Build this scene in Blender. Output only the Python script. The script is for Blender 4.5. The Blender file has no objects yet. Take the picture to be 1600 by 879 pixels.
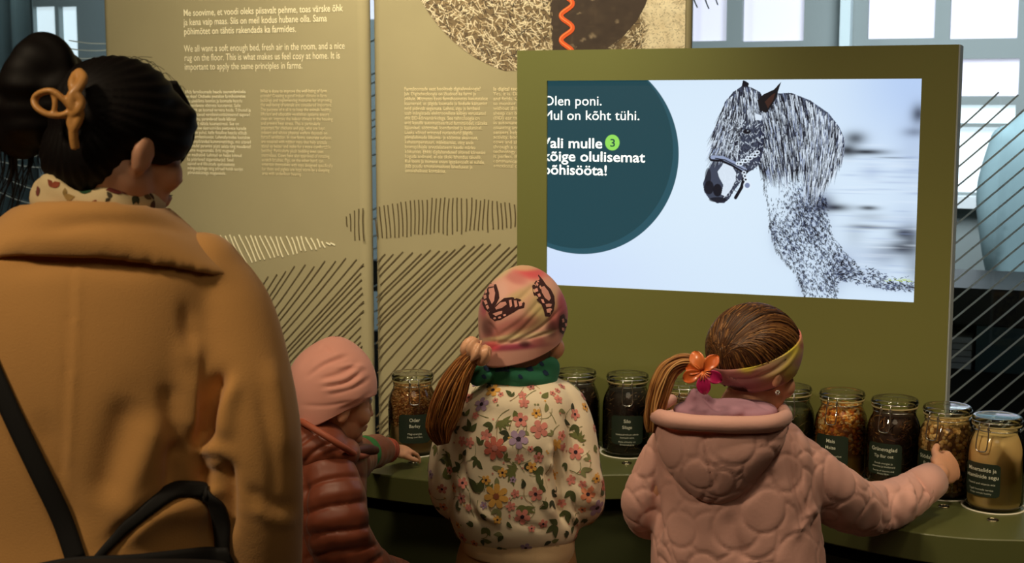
import bpy, bmesh, math, random
import numpy as np
from mathutils import Vector, Matrix
from mathutils.bvhtree import BVHTree
from math import pi, sin, cos, tan, atan2, sqrt, radians

SC = bpy.context.scene
COL = SC.collection
random.seed(7)
RNG = np.random.default_rng(11)

# ------------------------------------------------------------------ camera
F = 2213.0
PITCH = radians(7.2)
CAM = np.array([0.0, 0.0, 1.55])
cd = bpy.data.cameras.new('camera')
cam = bpy.data.objects.new('camera', cd)
COL.objects.link(cam)
cam.location = CAM
cam.rotation_euler = (pi / 2 - PITCH, 0, 0)
cd.sensor_width = 36
cd.lens = F / 1600 * 36
cd.clip_start = 0.05
cd.dof.use_dof = True
cd.dof.focus_distance = 2.85
cd.dof.aperture_fstop = 8.0
SC.camera = cam

# ------------------------------------------------------------------ colour management
SC.view_settings.view_transform = 'Standard'
SC.view_settings.look = 'None'
SC.view_settings.gamma = 1
SC.view_settings.use_curve_mapping = False
SC.view_settings.exposure = 0.0

# ------------------------------------------------------------------ world and lamps
W = bpy.data.worlds.new('world')
SC.world = W
W.use_nodes = True
W.node_tree.nodes['Background'].inputs[0].default_value = (0.55, 0.68, 0.9, 1)
W.node_tree.nodes['Background'].inputs[1].default_value = 0.05


def lamp(name, kind, loc, target, power, color, size=0.2, spot=60, blend=0.6):
    d = bpy.data.lights.new(name, kind)
    d.energy = power
    d.color = color
    if kind == 'AREA':
        d.shape = 'DISK'
        d.size = size
    else:
        d.shadow_soft_size = size
    if kind == 'SPOT':
        d.spot_size = radians(spot)
        d.spot_blend = blend
    o = bpy.data.objects.new(name, d)
    COL.objects.link(o)
    o.location = loc
    o.rotation_euler = (Vector(target) - Vector(loc)).to_track_quat('-Z', 'Y').to_euler()
    return o


WARM = (1.0, 0.93, 0.70)
WARM2 = (1.0, 0.79, 0.52)
lamp('ceiling_spotlight', 'SPOT', (-0.95, 2.80, 3.0), (-0.75, 4.2, 1.70), 140, WARM, 0.10, 70, 0.9)
lamp('ceiling_spotlight', 'SPOT', (0.05, 2.70, 3.05), (0.02, 3.7, 1.95), 165, WARM, 0.10, 66, 0.9)
lamp('ceiling_spotlight', 'SPOT', (-1.55, 0.7, 2.95), (-0.5, 2.1, 1.3), 100, WARM2, 0.16, 70, 0.9)
lamp('ceiling_spotlight', 'SPOT', (-0.15, 1.95, 2.95), (0.08, 2.75, 0.90), 58, WARM2, 0.14, 62, 0.9)
lamp('ceiling_spotlight', 'SPOT', (1.05, 1.80, 2.95), (0.82, 2.7, 0.92), 56, WARM2, 0.14, 62, 0.9)
lamp('ceiling_spotlight', 'SPOT', (2.3, 1.2, 2.75), (1.04, 2.85, 0.86), 72, WARM2, 0.12, 27, 0.9)
lamp('overhead_fill', 'AREA', (0.3, 0.4, 3.05), (0.3, 1.2, 0), 11, WARM2, 1.6)  # soft overhead fill, added so the people's backs get some light
lamp('back_room_fill', 'AREA', (1.5, 4.75, 2.2), (1.9, 6.2, 0.95), 44, (0.93, 0.95, 1.0), 0.9)  # unseen fill light added behind the glass to brighten the far wall
lamp('overhead_fill', 'AREA', (-1.7, 5.7, 3.0), (-1.6, 7.0, 1.4), 75, (0.82, 0.94, 1.0), 1.0)  # second unseen fill, added to lift the left of the back room

# ------------------------------------------------------------------ helpers


def lin(r, g, b, a=1.0):
    def c(v):
        v /= 255.0
        return v / 12.92 if v <= 0.04045 else ((v + 0.055) / 1.055) ** 2.4
    return (c(r), c(g), c(b), a)


def ray(x, y):
    return np.array([(x - 800) / F, cos(PITCH) + sin(PITCH) * (439.5 - y) / F,
                     -sin(PITCH) + cos(PITCH) * (439.5 - y) / F])


def P(x, y, Y):
    """world point seen at photo pixel (x, y) at world depth Y"""
    r = ray(x, y)
    return CAM + r * (Y / r[1])


def PZ(x, y, z):
    r = ray(x, y)
    return CAM + r * ((z - CAM[2]) / r[2])


def pix(V):
    """photo pixels of an (n,3) array of world points"""
    V = np.asarray(V, float)
    d = V - CAM
    zc = d[:, 1] * cos(PITCH) - d[:, 2] * sin(PITCH)
    yc = d[:, 1] * sin(PITCH) + d[:, 2] * cos(PITCH)
    return 800 + F * d[:, 0] / zc, 439.5 - F * yc / zc


class Plane:
    """vertical plane with origin o, horizontal axis u (yawed), outward normal n towards the visitor"""

    def __init__(self, x0, y0, slope):
        self.o = np.array([x0, y0, 0.0])
        l = sqrt(1 + slope * slope)
        self.u = np.array([1 / l, slope / l, 0])
        self.n = np.array([slope / l, -1 / l, 0])

    def uz(self, x, y):
        r = ray(x, y)
        t = np.dot(self.o - CAM, self.n) / np.dot(r, self.n)
        p = CAM + r * t
        return np.dot(p - self.o, self.u), p[2]

    def w(self, u, z, off=0.0):
        return self.o + self.u * u + self.n * off + np.array([0, 0, z])


class MB:
    def __init__(self):
        self.v, self.f, self.m, self.c = [], [], [], []
        self.n = 0
        self.hascol = False

    def add(self, verts, faces, mat=0, col=None):
        verts = np.asarray(verts, float).reshape(-1, 3)
        b = self.n
        self.v.append(verts)
        for f in faces:
            self.f.append([i + b for i in f])
        self.m.extend([mat] * len(faces))
        if col is None:
            self.c.append(np.ones((len(verts), 4)))
        else:
            self.hascol = True
            col = np.asarray(col, float)
            self.c.append(np.tile(col, (len(verts), 1)) if col.ndim == 1 else col)
        self.n += len(verts)
        return self

    def grid(self, V, nu, nv, mat=0, close_u=False, close_v=False, col=None):
        """V laid out [iv*nu + iu]"""
        fs = []
        for j in range(nv if close_v else nv - 1):
            for i in range(nu if close_u else nu - 1):
                a = j * nu + i
                b = j * nu + (i + 1) % nu
                jj = (j + 1) % nv
                fs.append([a, b, jj * nu + (i + 1) % nu, jj * nu + i])
        return self.add(V, fs, mat, col)

    def rings(self, R, mat=0, cap=True, col=None):
        """R: list of equally sized vertex rings"""
        n = len(R[0])
        V = np.concatenate([np.asarray(r) for r in R])
        fs = []
        for j in range(len(R) - 1):
            for i in range(n):
                fs.append([j * n + i, j * n + (i + 1) % n, (j + 1) * n + (i + 1) % n, (j + 1) * n + i])
        if cap:
            fs.append(list(range(n))[::-1])
            fs.append([(len(R) - 1) * n + i for i in range(n)])
        return self.add(V, fs, mat, col)

    def box(self, lo, hi, mat=0, M=None):
        x0, y0, z0 = lo
        x1, y1, z1 = hi
        V = np.array([[x0, y0, z0], [x1, y0, z0], [x1, y1, z0], [x0, y1, z0],
                      [x0, y0, z1], [x1, y0, z1], [x1, y1, z1], [x0, y1, z1]], float)
        if M is not None:
            V = M(V)
        return self.add(V, [[3, 2, 1, 0], [4, 5, 6, 7], [0, 1, 5, 4], [1, 2, 6, 5], [2, 3, 7, 6], [3, 0, 4, 7]], mat)

    def tube(self, pts, rad, n=10, mat=0, cap=True, col=None, flat=1.0, round_ends=False):
        pts = np.asarray(pts, float)
        k = len(pts)
        rad = np.full(k, rad, float) if np.isscalar(rad) else np.asarray(rad, float)
        if round_ends:
            t0 = pts[0] - pts[1]
            t0 /= np.linalg.norm(t0) + 1e-9
            t1 = pts[-1] - pts[-2]
            t1 /= np.linalg.norm(t1) + 1e-9
            ang = np.linspace(0, pi / 2, 6)[1:-1]
            A = [pts[0] + t0 * rad[0] * sin(a) for a in ang[::-1]]
            B = [pts[-1] + t1 * rad[-1] * sin(a) for a in ang]
            pts = np.concatenate([[pts[0] + t0 * rad[0] * .995], A, pts, B, [pts[-1] + t1 * rad[-1] * .995]])
            rad = np.concatenate([[rad[0] * .1], [rad[0] * cos(a) for a in ang[::-1]], rad,
                                  [rad[-1] * cos(a) for a in ang], [rad[-1] * .1]])
            k = len(pts)
        tan_ = np.gradient(pts, axis=0)
        tan_ /= np.linalg.norm(tan_, axis=1, keepdims=True) + 1e-12
        ref = np.array([0, 0, 1.0]) if abs(tan_[0][2]) < 0.9 else np.array([1.0, 0, 0])
        nrm = np.cross(tan_[0], ref)
        nrm /= np.linalg.norm(nrm)
        R = []
        for i in range(k):
            nrm = nrm - tan_[i] * np.dot(nrm, tan_[i])
            nrm /= np.linalg.norm(nrm) + 1e-12
            bi = np.cross(tan_[i], nrm)
            a = np.linspace(0, 2 * pi, n, endpoint=False)
            R.append(pts[i] + rad[i] * (np.outer(np.cos(a), nrm) + flat * np.outer(np.sin(a), bi)))
        if col is not None and np.asarray(col).ndim == 2:
            col = np.repeat(np.asarray(col), n, axis=0)
        return self.rings(R, mat, cap, col)

    def lathe(self, prof, n=40, M=None, mat=0, cap=True):
        a = np.linspace(0, 2 * pi, n, endpoint=False)
        R = []
        for r, z in prof:
            V = np.stack([r * np.cos(a), r * np.sin(a), np.full(n, z)], 1)
            R.append(V if M is None else M(V))
        return self.rings(R, mat, cap)

    def ell(self, c, r, M=None, nu=20, nv=12, mat=0, col=None):
        R = []
        for j in range(nv + 1):
            t = pi * j / nv
            t = min(max(t, 0.02), pi - 0.02)
            a = np.linspace(0, 2 * pi, nu, endpoint=False)
            V = np.stack([r[0] * sin(t) * np.cos(a), r[1] * sin(t) * np.sin(a), np.full(nu, -r[2] * cos(t))], 1)
            if M is not None:
                V = V @ np.asarray(M).T
            R.append(V + np.asarray(c))
        return self.rings(R, mat, True, col)

    def mesh(self, name):
        me = bpy.data.meshes.new(name)
        V = np.concatenate(self.v) if self.v else np.zeros((0, 3))
        me.from_pydata(V.tolist(), [], self.f)
        me.polygons.foreach_set('material_index', self.m)
        if self.hascol:
            at = me.color_attributes.new('Col', 'FLOAT_COLOR', 'POINT')
            at.data.foreach_set('color', np.concatenate(self.c).ravel())
        me.update()
        return me

    def build(self, name, mats, parent=None, smooth=True):
        return link(name, self.mesh(name), mats, parent, smooth)


def link(name, me, mats, parent=None, smooth=True):
    if not isinstance(mats, (list, tuple)):
        mats = [mats]
    for m in mats:
        me.materials.append(m)
    me.polygons.foreach_set('use_smooth', [smooth] * len(me.polygons))
    o = bpy.data.objects.new(name, me)
    COL.objects.link(o)
    if parent is not None:
        o.parent = parent
        root = parent
        off = Vector((0, 0, 0))
        while root is not None:
            off += root.location
            root = root.parent
        me.transform(Matrix.Translation(-off))
    me.update()
    return o


def sharp(o, ang=35):
    """flat/smooth split by angle"""
    me = o.data
    me.set_sharp_from_angle(angle=radians(ang))
    return o


def bevel(o, w=0.004, seg=3, ang=40):
    m = o.modifiers.new('bevel', 'BEVEL')
    m.width = w
    m.segments = seg
    m.limit_method = 'ANGLE'
    m.angle_limit = radians(ang)
    return o


def thing(name, label, cat, loc=(0, 0, 0), group=None):
    o = bpy.data.objects.new(name, None)
    o.empty_display_size = 0.05
    COL.objects.link(o)
    o.location = Vector([float(v) for v in loc])
    o['label'] = label
    o['category'] = cat
    if group:
        o['group'] = group
    return o


def tag(o, label, cat, group=None, kind=None):
    o['label'] = label
    o['category'] = cat
    if group:
        o['group'] = group
    if kind:
        o['kind'] = kind
    return o


def struct(o):
    o['kind'] = 'structure'
    return o


# ---- mesh processing ----------------------------------------------------------
def remesh(mb, voxel, smooth_it=4, lam=0.5):
    """union the shapes in mb into one continuous surface; returns V, faces"""
    me = mb.mesh('tmp')
    o = bpy.data.objects.new('tmp', me)
    COL.objects.link(o)
    m = o.modifiers.new('r', 'REMESH')
    m.mode = 'VOXEL'
    m.voxel_size = voxel
    m.adaptivity = 0
    dg = bpy.context.evaluated_depsgraph_get()
    ev = o.evaluated_get(dg)
    out = bpy.data.meshes.new_from_object(ev)
    bpy.data.objects.remove(o)
    nv = len(out.vertices)
    V = np.zeros(nv * 3, np.float32)
    out.vertices.foreach_get('co', V)
    V = V.reshape(-1, 3).astype(float)
    fs = [list(p.vertices) for p in out.polygons]
    bpy.data.meshes.remove(out)
    V = lap(V, fs, smooth_it, lam)
    return V, fs


def edges_of(fs):
    E = set()
    for f in fs:
        for i in range(len(f)):
            a, b = f[i], f[(i + 1) % len(f)]
            E.add((a, b) if a < b else (b, a))
    return np.array(list(E))


def lap(V, fs, it, lam=0.5, W=None):
    if it <= 0:
        return V
    E = edges_of(fs)
    deg = np.bincount(E.ravel(), minlength=len(V)).astype(float)[:, None]
    deg[deg == 0] = 1
    for k in range(it):
        S = np.zeros_like(V)
        np.add.at(S, E[:, 0], V[E[:, 1]])
        np.add.at(S, E[:, 1], V[E[:, 0]])
        d = S / deg - V
        if W is not None:
            d *= W[:, None]
        V = V + lam * d
    return V


def normals(V, fs):
    N = np.zeros_like(V)
    q = np.array([f if len(f) == 4 else (f + [f[-1]] if len(f) == 3 else [f[0], f[len(f) // 4], f[len(f) // 2], f[3 * len(f) // 4]]) for f in fs])
    fn = np.cross(V[q[:, 2]] - V[q[:, 0]], V[q[:, 3]] - V[q[:, 1]])
    for k in range(4):
        np.add.at(N, q[:, k], fn)
    return N / (np.linalg.norm(N, axis=1, keepdims=True) + 1e-12)


def outward(V, fs):
    """turn the faces outwards (by signed volume)"""
    s = 0.0
    c = V.mean(0)
    for f in fs[::3]:
        s += np.dot(V[f[0]] - c, np.cross(V[f[1]] - c, V[f[2]] - c))
    return fs if s > 0 else [f[::-1] for f in fs]


def smoothstep(a, b, x):
    t = np.clip((x - a) / (b - a), 0, 1)
    return t * t * (3 - 2 * t)


def seg_dist(px, py, poly):
    """distance of many 2-D points to a polyline, and the parameter 0..1 along it"""
    best = np.full(len(px), 1e9)
    tt = np.zeros(len(px))
    L = [0]
    for i in range(len(poly) - 1):
        L.append(L[-1] + math.dist(poly[i], poly[i + 1]))
    for i in range(len(poly) - 1):
        ax, ay = poly[i]
        bx, by = poly[i + 1]
        dx, dy = bx - ax, by - ay
        l2 = dx * dx + dy * dy + 1e-9
        t = np.clip(((px - ax) * dx + (py - ay) * dy) / l2, 0, 1)
        d = np.hypot(px - ax - t * dx, py - ay - t * dy)
        k = d < best
        best[k] = d[k]
        tt[k] = (L[i] + t[k] * (L[i + 1] - L[i])) / L[-1]
    return best, tt


def catmull(pts, n=8):
    pts = np.asarray(pts, float)
    out = []
    k = len(pts)
    for i in range(k - 1):
        p0 = pts[max(i - 1, 0)]
        p1, p2 = pts[i], pts[i + 1]
        p3 = pts[min(i + 2, k - 1)]
        for t in np.linspace(0, 1, n, endpoint=False):
            out.append(0.5 * ((2 * p1) + (-p0 + p2) * t + (2 * p0 - 5 * p1 + 4 * p2 - p3) * t ** 2 +
                              (-p0 + 3 * p1 - 3 * p2 + p3) * t ** 3))
    out.append(pts[-1])
    return np.array(out)


def noise3(V, scale, seed=0):
    """cheap smooth pseudo-noise from summed sines"""
    r = np.random.default_rng(seed)
    out = np.zeros(len(V))
    for k in range(7):
        d = r.normal(size=3)
        d /= np.linalg.norm(d)
        fq = scale * r.uniform(0.6, 1.6)
        out += np.sin(V @ d * fq + r.uniform(0, 6.28)) / 7 * 2
    return out


# ---- materials -----------------------------------------------------------------
def mat(name, col, rough=0.7, metal=0.0, spec=0.5, noise=None, bump=None, sheen=0.0, vcol=False, emit=None,
        emit_strength=1.0, coat=0.0, sss=0.0):
    m = bpy.data.materials.new(name)
    m.use_nodes = True
    nt = m.node_tree
    b = nt.nodes['Principled BSDF']
    b.inputs['Base Color'].default_value = col
    b.inputs['Roughness'].default_value = rough
    b.inputs['Metallic'].default_value = metal
    b.inputs['Specular IOR Level'].default_value = spec
    if sheen:
        b.inputs['Sheen Weight'].default_value = sheen
        b.inputs['Sheen Roughness'].default_value = 0.5
    if coat:
        b.inputs['Coat Weight'].default_value = coat
    if sss:
        b.inputs['Subsurface Weight'].default_value = sss
        b.inputs['Subsurface Radius'].default_value = (0.01, 0.004, 0.002)
        b.inputs['Subsurface Scale'].default_value = 1.0
    src = None
    if vcol:
        a = nt.nodes.new('ShaderNodeVertexColor')
        a.layer_name = 'Col'
        src = a.outputs['Color']
        nt.links.new(src, b.inputs['Base Color'])
    tc = nt.nodes.new('ShaderNodeTexCoord')
    if noise:
        sc, amt = noise[0], noise[1]
        n = nt.nodes.new('ShaderNodeTexNoise')
        n.inputs['Scale'].default_value = sc
        n.inputs['Detail'].default_value = 4
        nt.links.new(tc.outputs['Object'], n.inputs['Vector'])
        mr = nt.nodes.new('ShaderNodeMapRange')
        mr.inputs['From Min'].default_value = 0.3
        mr.inputs['From Max'].default_value = 0.7
        mr.inputs['To Min'].default_value = 1 - amt
        mr.inputs['To Max'].default_value = 1 + amt
        nt.links.new(n.outputs['Fac'], mr.inputs['Value'])
        mx = nt.nodes.new('ShaderNodeMix')
        mx.data_type = 'RGBA'
        mx.blend_type = 'MULTIPLY'
        mx.inputs['Factor'].default_value = 1
        if src is not None:
            nt.links.new(src, mx.inputs['A'])
        else:
            mx.inputs['A'].default_value = col
        cb = nt.nodes.new('ShaderNodeCombineColor')
        for k in range(3):
            nt.links.new(mr.outputs['Result'], cb.inputs[k])
        nt.links.new(cb.outputs['Color'], mx.inputs['B'])
        nt.links.new(mx.outputs['Result'], b.inputs['Base Color'])
    if bump:
        sc, st, dist = bump
        n = nt.nodes.new('ShaderNodeTexNoise')
        n.inputs['Scale'].default_value = sc
        n.inputs['Detail'].default_value = 3
        nt.links.new(tc.outputs['Object'], n.inputs['Vector'])
        bp = nt.nodes.new('ShaderNodeBump')
        bp.inputs['Strength'].default_value = st
        bp.inputs['Distance'].default_value = dist
        nt.links.new(n.outputs['Fac'], bp.inputs['Height'])
        nt.links.new(bp.outputs['Normal'], b.inputs['Normal'])
    if emit is not None:
        b.inputs['Emission Strength'].default_value = emit_strength
        if emit == 'vcol':
            nt.links.new(src, b.inputs['Emission Color'])
            b.inputs['Base Color'].default_value = (0.01, 0.01, 0.01, 1)
            for l in list(nt.links):
                if l.to_socket == b.inputs['Base Color']:
                    nt.links.remove(l)
        else:
            b.inputs['Emission Color'].default_value = emit
    return m


def thin_glass(name, tint, ior=1.5, rough=0.0, gain=1.0):
    """thin-walled glass: light passes straight on, the surface mirrors by Fresnel"""
    m = bpy.data.materials.new(name)
    m.use_nodes = True
    nt = m.node_tree
    nt.nodes.remove(nt.nodes['Principled BSDF'])
    out = nt.nodes['Material Output']
    tr = nt.nodes.new('ShaderNodeBsdfTransparent')
    tr.inputs[0].default_value = tint
    gl = nt.nodes.new('ShaderNodeBsdfGlossy')
    gl.inputs['Roughness'].default_value = rough
    fr = nt.nodes.new('ShaderNodeFresnel')
    fr.inputs['IOR'].default_value = ior
    mu = nt.nodes.new('ShaderNodeMath')
    mu.operation = 'MULTIPLY'
    mu.inputs[1].default_value = gain
    mu.use_clamp = True
    mx = nt.nodes.new('ShaderNodeMixShader')
    nt.links.new(fr.outputs[0], mu.inputs[0])
    nt.links.new(mu.outputs[0], mx.inputs[0])
    nt.links.new(tr.outputs[0], mx.inputs[1])
    nt.links.new(gl.outputs[0], mx.inputs[2])
    nt.links.new(mx.outputs[0], out.inputs[0])
    return m


def glyphs(s, weight=0.0, shear=0.0):
    """flat outline of a line of text: verts (n,2) with size 1, faces"""
    cu = bpy.data.curves.new('t', 'FONT')
    cu.body = s
    cu.size = 1
    cu.offset = weight
    cu.shear = shear
    cu.resolution_u = 3
    o = bpy.data.objects.new('t', cu)
    COL.objects.link(o)
    dg = bpy.context.evaluated_depsgraph_get()
    me = bpy.data.meshes.new_from_object(o.evaluated_get(dg))
    V = np.array([v.co[:2] for v in me.vertices]).reshape(-1, 2)
    fs = [list(p.vertices) for p in me.polygons]
    bpy.data.objects.remove(o)
    bpy.data.curves.remove(cu)
    bpy.data.meshes.remove(me)
    return V, fs


def ribbon(mb, pts, w, mat=0, col=None):
    """flat ribbon in 3-D: pts are (p, side) pairs already mapped; pts (n,3), side (n,3)"""
    p, s = pts
    V = np.empty((2 * len(p), 3))
    V[0::2] = p - s * (np.asarray(w).reshape(-1, 1) / 2)
    V[1::2] = p + s * (np.asarray(w).reshape(-1, 1) / 2)
    fs = [[2 * i, 2 * i + 1, 2 * i + 3, 2 * i + 2] for i in range(len(p) - 1)]
    mb.add(V, fs, mat, col)


class Canvas:
    """a picture worked out in numbers, later laid on a fine grid as colours"""

    def __init__(self, w, h, col):
        self.w, self.h = w, h
        self.a = np.tile(np.asarray(col[:3], float), (h, w, 1))
        yy, xx = np.mgrid[0:h, 0:w]
        self.xx, self.yy = xx.astype(float), yy.astype(float)

    def _mix(self, sl, al, col):
        self.a[sl] = self.a[sl] * (1 - al[..., None]) + np.asarray(col[:3]) * al[..., None]

    def _sl(self, x0, y0, x1, y1):
        return (slice(max(int(y0), 0), max(min(int(y1) + 1, self.h), 0)), slice(max(int(x0), 0), max(min(int(x1) + 1, self.w), 0)))

    def line(self, x0, y0, x1, y1, w, col, al=1.0, taper=False):
        sl = self._sl(min(x0, x1) - w - 1, min(y0, y1) - w - 1, max(x0, x1) + w + 1, max(y0, y1) + w + 1)
        X, Y = self.xx[sl], self.yy[sl]
        if X.size == 0:
            return
        dx, dy = x1 - x0, y1 - y0
        l2 = dx * dx + dy * dy + 1e-9
        t = np.clip(((X - x0) * dx + (Y - y0) * dy) / l2, 0, 1)
        d = np.hypot(X - x0 - t * dx, Y - y0 - t * dy)
        ww = w * (1 - t * 0.85) if taper else w
        self._mix(sl, np.clip(ww / 2 - d + 0.5, 0, 1) * al, col)

    def poly(self, pts, col, al=1.0):
        pts = np.asarray(pts, float)
        sl = self._sl(pts[:, 0].min(), pts[:, 1].min(), pts[:, 0].max() + 1, pts[:, 1].max() + 1)
        X, Y = self.xx[sl], self.yy[sl]
        if X.size == 0:
            return
        self._mix(sl, inpoly(X, Y, pts) * al, col)

    def blob(self, x, y, sx, sy, col, al=1.0, p=2.0):
        sl = self._sl(x - 3 * sx, y - 3 * sy, x + 3 * sx, y + 3 * sy)
        X, Y = self.xx[sl], self.yy[sl]
        if X.size == 0:
            return
        q = np.abs((X - x) / sx) ** p + np.abs((Y - y) / sy) ** p
        self._mix(sl, np.exp(-q) * al, col)

    def disc(self, x, y, rx, ry, col, al=1.0):
        sl = self._sl(x - rx - 2, y - ry - 2, x + rx + 2, y + ry + 2)
        X, Y = self.xx[sl], self.yy[sl]
        if X.size == 0:
            return
        d = (np.sqrt(((X - x) / rx) ** 2 + ((Y - y) / ry) ** 2) - 1) * min(rx, ry)
        self._mix(sl, np.clip(0.5 - d, 0, 1) * al, col)


def inpoly(X, Y, pts):
    r = np.zeros(X.shape, bool)
    n = len(pts)
    for i in range(n):
        x0, y0 = pts[i]
        x1, y1 = pts[(i + 1) % n]
        if y0 == y1:
            continue
        c = ((y0 > Y) != (y1 > Y)) & (X < (x1 - x0) * (Y - y0) / (y1 - y0) + x0)
        r ^= c
    return r.astype(float)


def grid_picture(name, cv, tl_fn, material, parent, keep=None):
    """lay a canvas on a flat grid: tl_fn(fx, fy) gives world points for arrays of 0..1 fractions"""
    h, w = cv.h, cv.w
    fx = (cv.xx / (w - 1)).ravel()
    fy = (cv.yy / (h - 1)).ravel()
    V = tl_fn(fx, fy)
    idx = np.arange(h * w).reshape(h, w)
    q = np.stack([idx[1:, :-1], idx[1:, 1:], idx[:-1, 1:], idx[:-1, :-1]], -1).reshape(-1, 4)
    C = np.concatenate([cv.a.reshape(-1, 3), np.ones((h * w, 1))], 1)
    if keep is not None:
        k = keep(fx, fy)
        q = q[k[q].all(1)]
        used = np.unique(q)
        remap = np.full(h * w, -1)
        remap[used] = np.arange(len(used))
        V, C, q = V[used], C[used], remap[q]
    me = bpy.data.meshes.new(name)
    me.vertices.add(len(V))
    me.vertices.foreach_set('co', V.astype(np.float32).ravel())
    me.loops.add(q.size)
    me.loops.foreach_set('vertex_index', q.astype(np.int32).ravel())
    me.polygons.add(len(q))
    me.polygons.foreach_set('loop_start', np.arange(0, q.size, 4, dtype=np.int32))
    at = me.color_attributes.new('Col', 'FLOAT_COLOR', 'POINT')
    at.data.foreach_set('color', C.astype(np.float32).ravel())
    me.update(calc_edges=True)
    return link(name, me, material, parent, False)

# ================================================================== setting
PL_L = Plane(-0.4166, 4.06, -0.46)      # left hanging panel
PL_M = Plane(0.465, 3.70, -0.40)        # middle hanging panel
PL_K = Plane(0.0125, 3.46, -0.386)      # screen kiosk front
PL_G = Plane(0.0, 4.45, -0.40)          # glass partition
PL_W = Plane(0.0, 7.0, -0.40)           # far wall with windows

m_floor = mat('floor_dark_boards', lin(70, 60, 48), 0.6, noise=(6, .2))
m_ceil = mat('ceiling_paint', lin(120, 112, 100), 0.9)
m_side = mat('wall_paint', lin(120, 104, 80), 0.9)
m_teal = mat('teal_wall_paint', lin(142, 152, 152), 0.85)

b = MB().box((-4, -2.5, -0.1), (4, 9.4, 0))
struct(b.build('floor', m_floor, smooth=False))
b = MB().box((-4, -2.5, 3.1), (4, 9.4, 3.2))
struct(b.build('ceiling', m_ceil, smooth=False))
b = MB().box((-4.1, -2.5, 0), (-4, 9.4, 3.1))
struct(b.build('wall_left', m_side, smooth=False))
b = MB().box((4, -2.5, 0), (4.1, 9.4, 3.1))
struct(b.build('wall_right', m_side, smooth=False))
b = MB().box((-4.1, -2.6, 0), (4.1, -2.5, 3.1))
struct(b.build('wall_back', m_side, smooth=False))

# far wall: a teal wall with real openings; panes sit inside them
opens = []   # (u0, z0, u1, z1) per pane, worked out on the wall's own plane


def rect_uz(pl, x0, y0, x1, y1):
    u0, za = pl.uz(x0, (y0 + y1) / 2)
    u1, zb = pl.uz(x1, (y0 + y1) / 2)
    zc = (x0 + x1) / 2
    return u0, pl.uz(zc, y1)[1], u1, pl.uz(zc, y0)[1]


WIN = [  # photo extents of the panes of each window
    [(1000, -70, 1068, 64), (1080, -70, 1136, 64), (1160, -70, 1257, 64)],
    [(1357, -70, 1462, 60), (1486, -70, 1592, 60), (1380, 92, 1592, 150), (1380, 164, 1584, 300)],
    [(52, 10, 87, 118), (93, 10, 121, 118)],
    [(566, -60, 592, 30)],
]
for wdw in WIN:
    for r in wdw:
        opens.append(rect_uz(PL_W, *r))
us = sorted({-4.6, 4.6} | {o[0] for o in opens} | {o[2] for o in opens})
zs = sorted({0.0, 3.1} | {min(o[1], 3.0) for o in opens} | {min(o[3], 3.0) for o in opens})
b = MB()
for i in range(len(us) - 1):
    for j in range(len(zs) - 1):
        uc, zc = (us[i] + us[i + 1]) / 2, (zs[j] + zs[j + 1]) / 2
        if any(o[0] < uc < o[2] and o[1] < zc < o[3] for o in opens):
            continue
        b.add([PL_W.w(us[i], zs[j]), PL_W.w(us[i + 1], zs[j]), PL_W.w(us[i + 1], zs[j + 1]), PL_W.w(us[i], zs[j + 1])], [[0, 1, 2, 3]])
for o in opens:   # reveals
    z1 = min(o[3], 3.0)
    q = [(o[0], o[1]), (o[2], o[1]), (o[2], z1), (o[0], z1)]
    for k in range(4):
        (ua, za), (ub, zb) = q[k], q[(k + 1) % 4]
        b.add([PL_W.w(ua, za), PL_W.w(ub, zb), PL_W.w(ub, zb, -.05), PL_W.w(ua, za, -.05)], [[0, 1, 2, 3]])
struct(b.build('wall_far', m_teal, smooth=False))
k = 0
m_panes = [mat('daylit_blind', lin(214, 210, 226), 0.9, emit=lin(214, 210, 226), emit_strength=0.78),
           mat('daylit_pane', lin(235, 244, 250), 0.6, emit=lin(226, 238, 246), emit_strength=1.0)]
for wi, wdw in enumerate(WIN):
    b = MB()
    for r in wdw:
        o = opens[k]
        k += 1
        z1 = min(o[3], 3.0)
        bright = 1 if (r[1] > 160 or r[0] < 200) else 0
        b.add([PL_W.w(o[0], o[1], -.04), PL_W.w(o[2], o[1], -.04), PL_W.w(o[2], z1, -.04), PL_W.w(o[0], z1, -.04)], [[0, 1, 2, 3]], bright)
    w = struct(b.build('window_%d' % (wi + 1), m_panes, smooth=False))
    if wi == 1:
        # the transom bar that divides the lower bright pane, and the pale sill under it
        u0, z0, u1, z1 = rect_uz(PL_W, 1380, 192, 1588, 198)
        bb = MB()
        bb.box((u0, -.02, z0), (u1, .08, z1), M=lambda V: np.array([PL_W.w(v[0], v[2], -v[1]) for v in V]))
        bb.build('window_bar', m_teal, w, False)
        u0, z0, u1, z1 = rect_uz(PL_W, 1380, 304, 1560, 322)
        bb = MB()
        bb.box((u0, -.10, z0), (u1, .0, z1), M=lambda V: np.array([PL_W.w(v[0], v[2], -v[1]) for v in V]))
        bb.build('window_sill', mat('white_sill_paint', lin(225, 232, 236), .6), w, False)
# pale downpipe / post between the two right windows
u0, z0, u1, z1 = rect_uz(PL_W, 1318, -60, 1334, 72)
b = MB()
b.box((u0, -.09, .2), (u1, -.01, 2.9), M=lambda V: np.array([PL_W.w(v[0], v[2], -v[1]) for v in V]))
struct(b.build('trim_1', mat('pale_post_paint', lin(205, 222, 226), .6), smooth=False))

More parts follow.
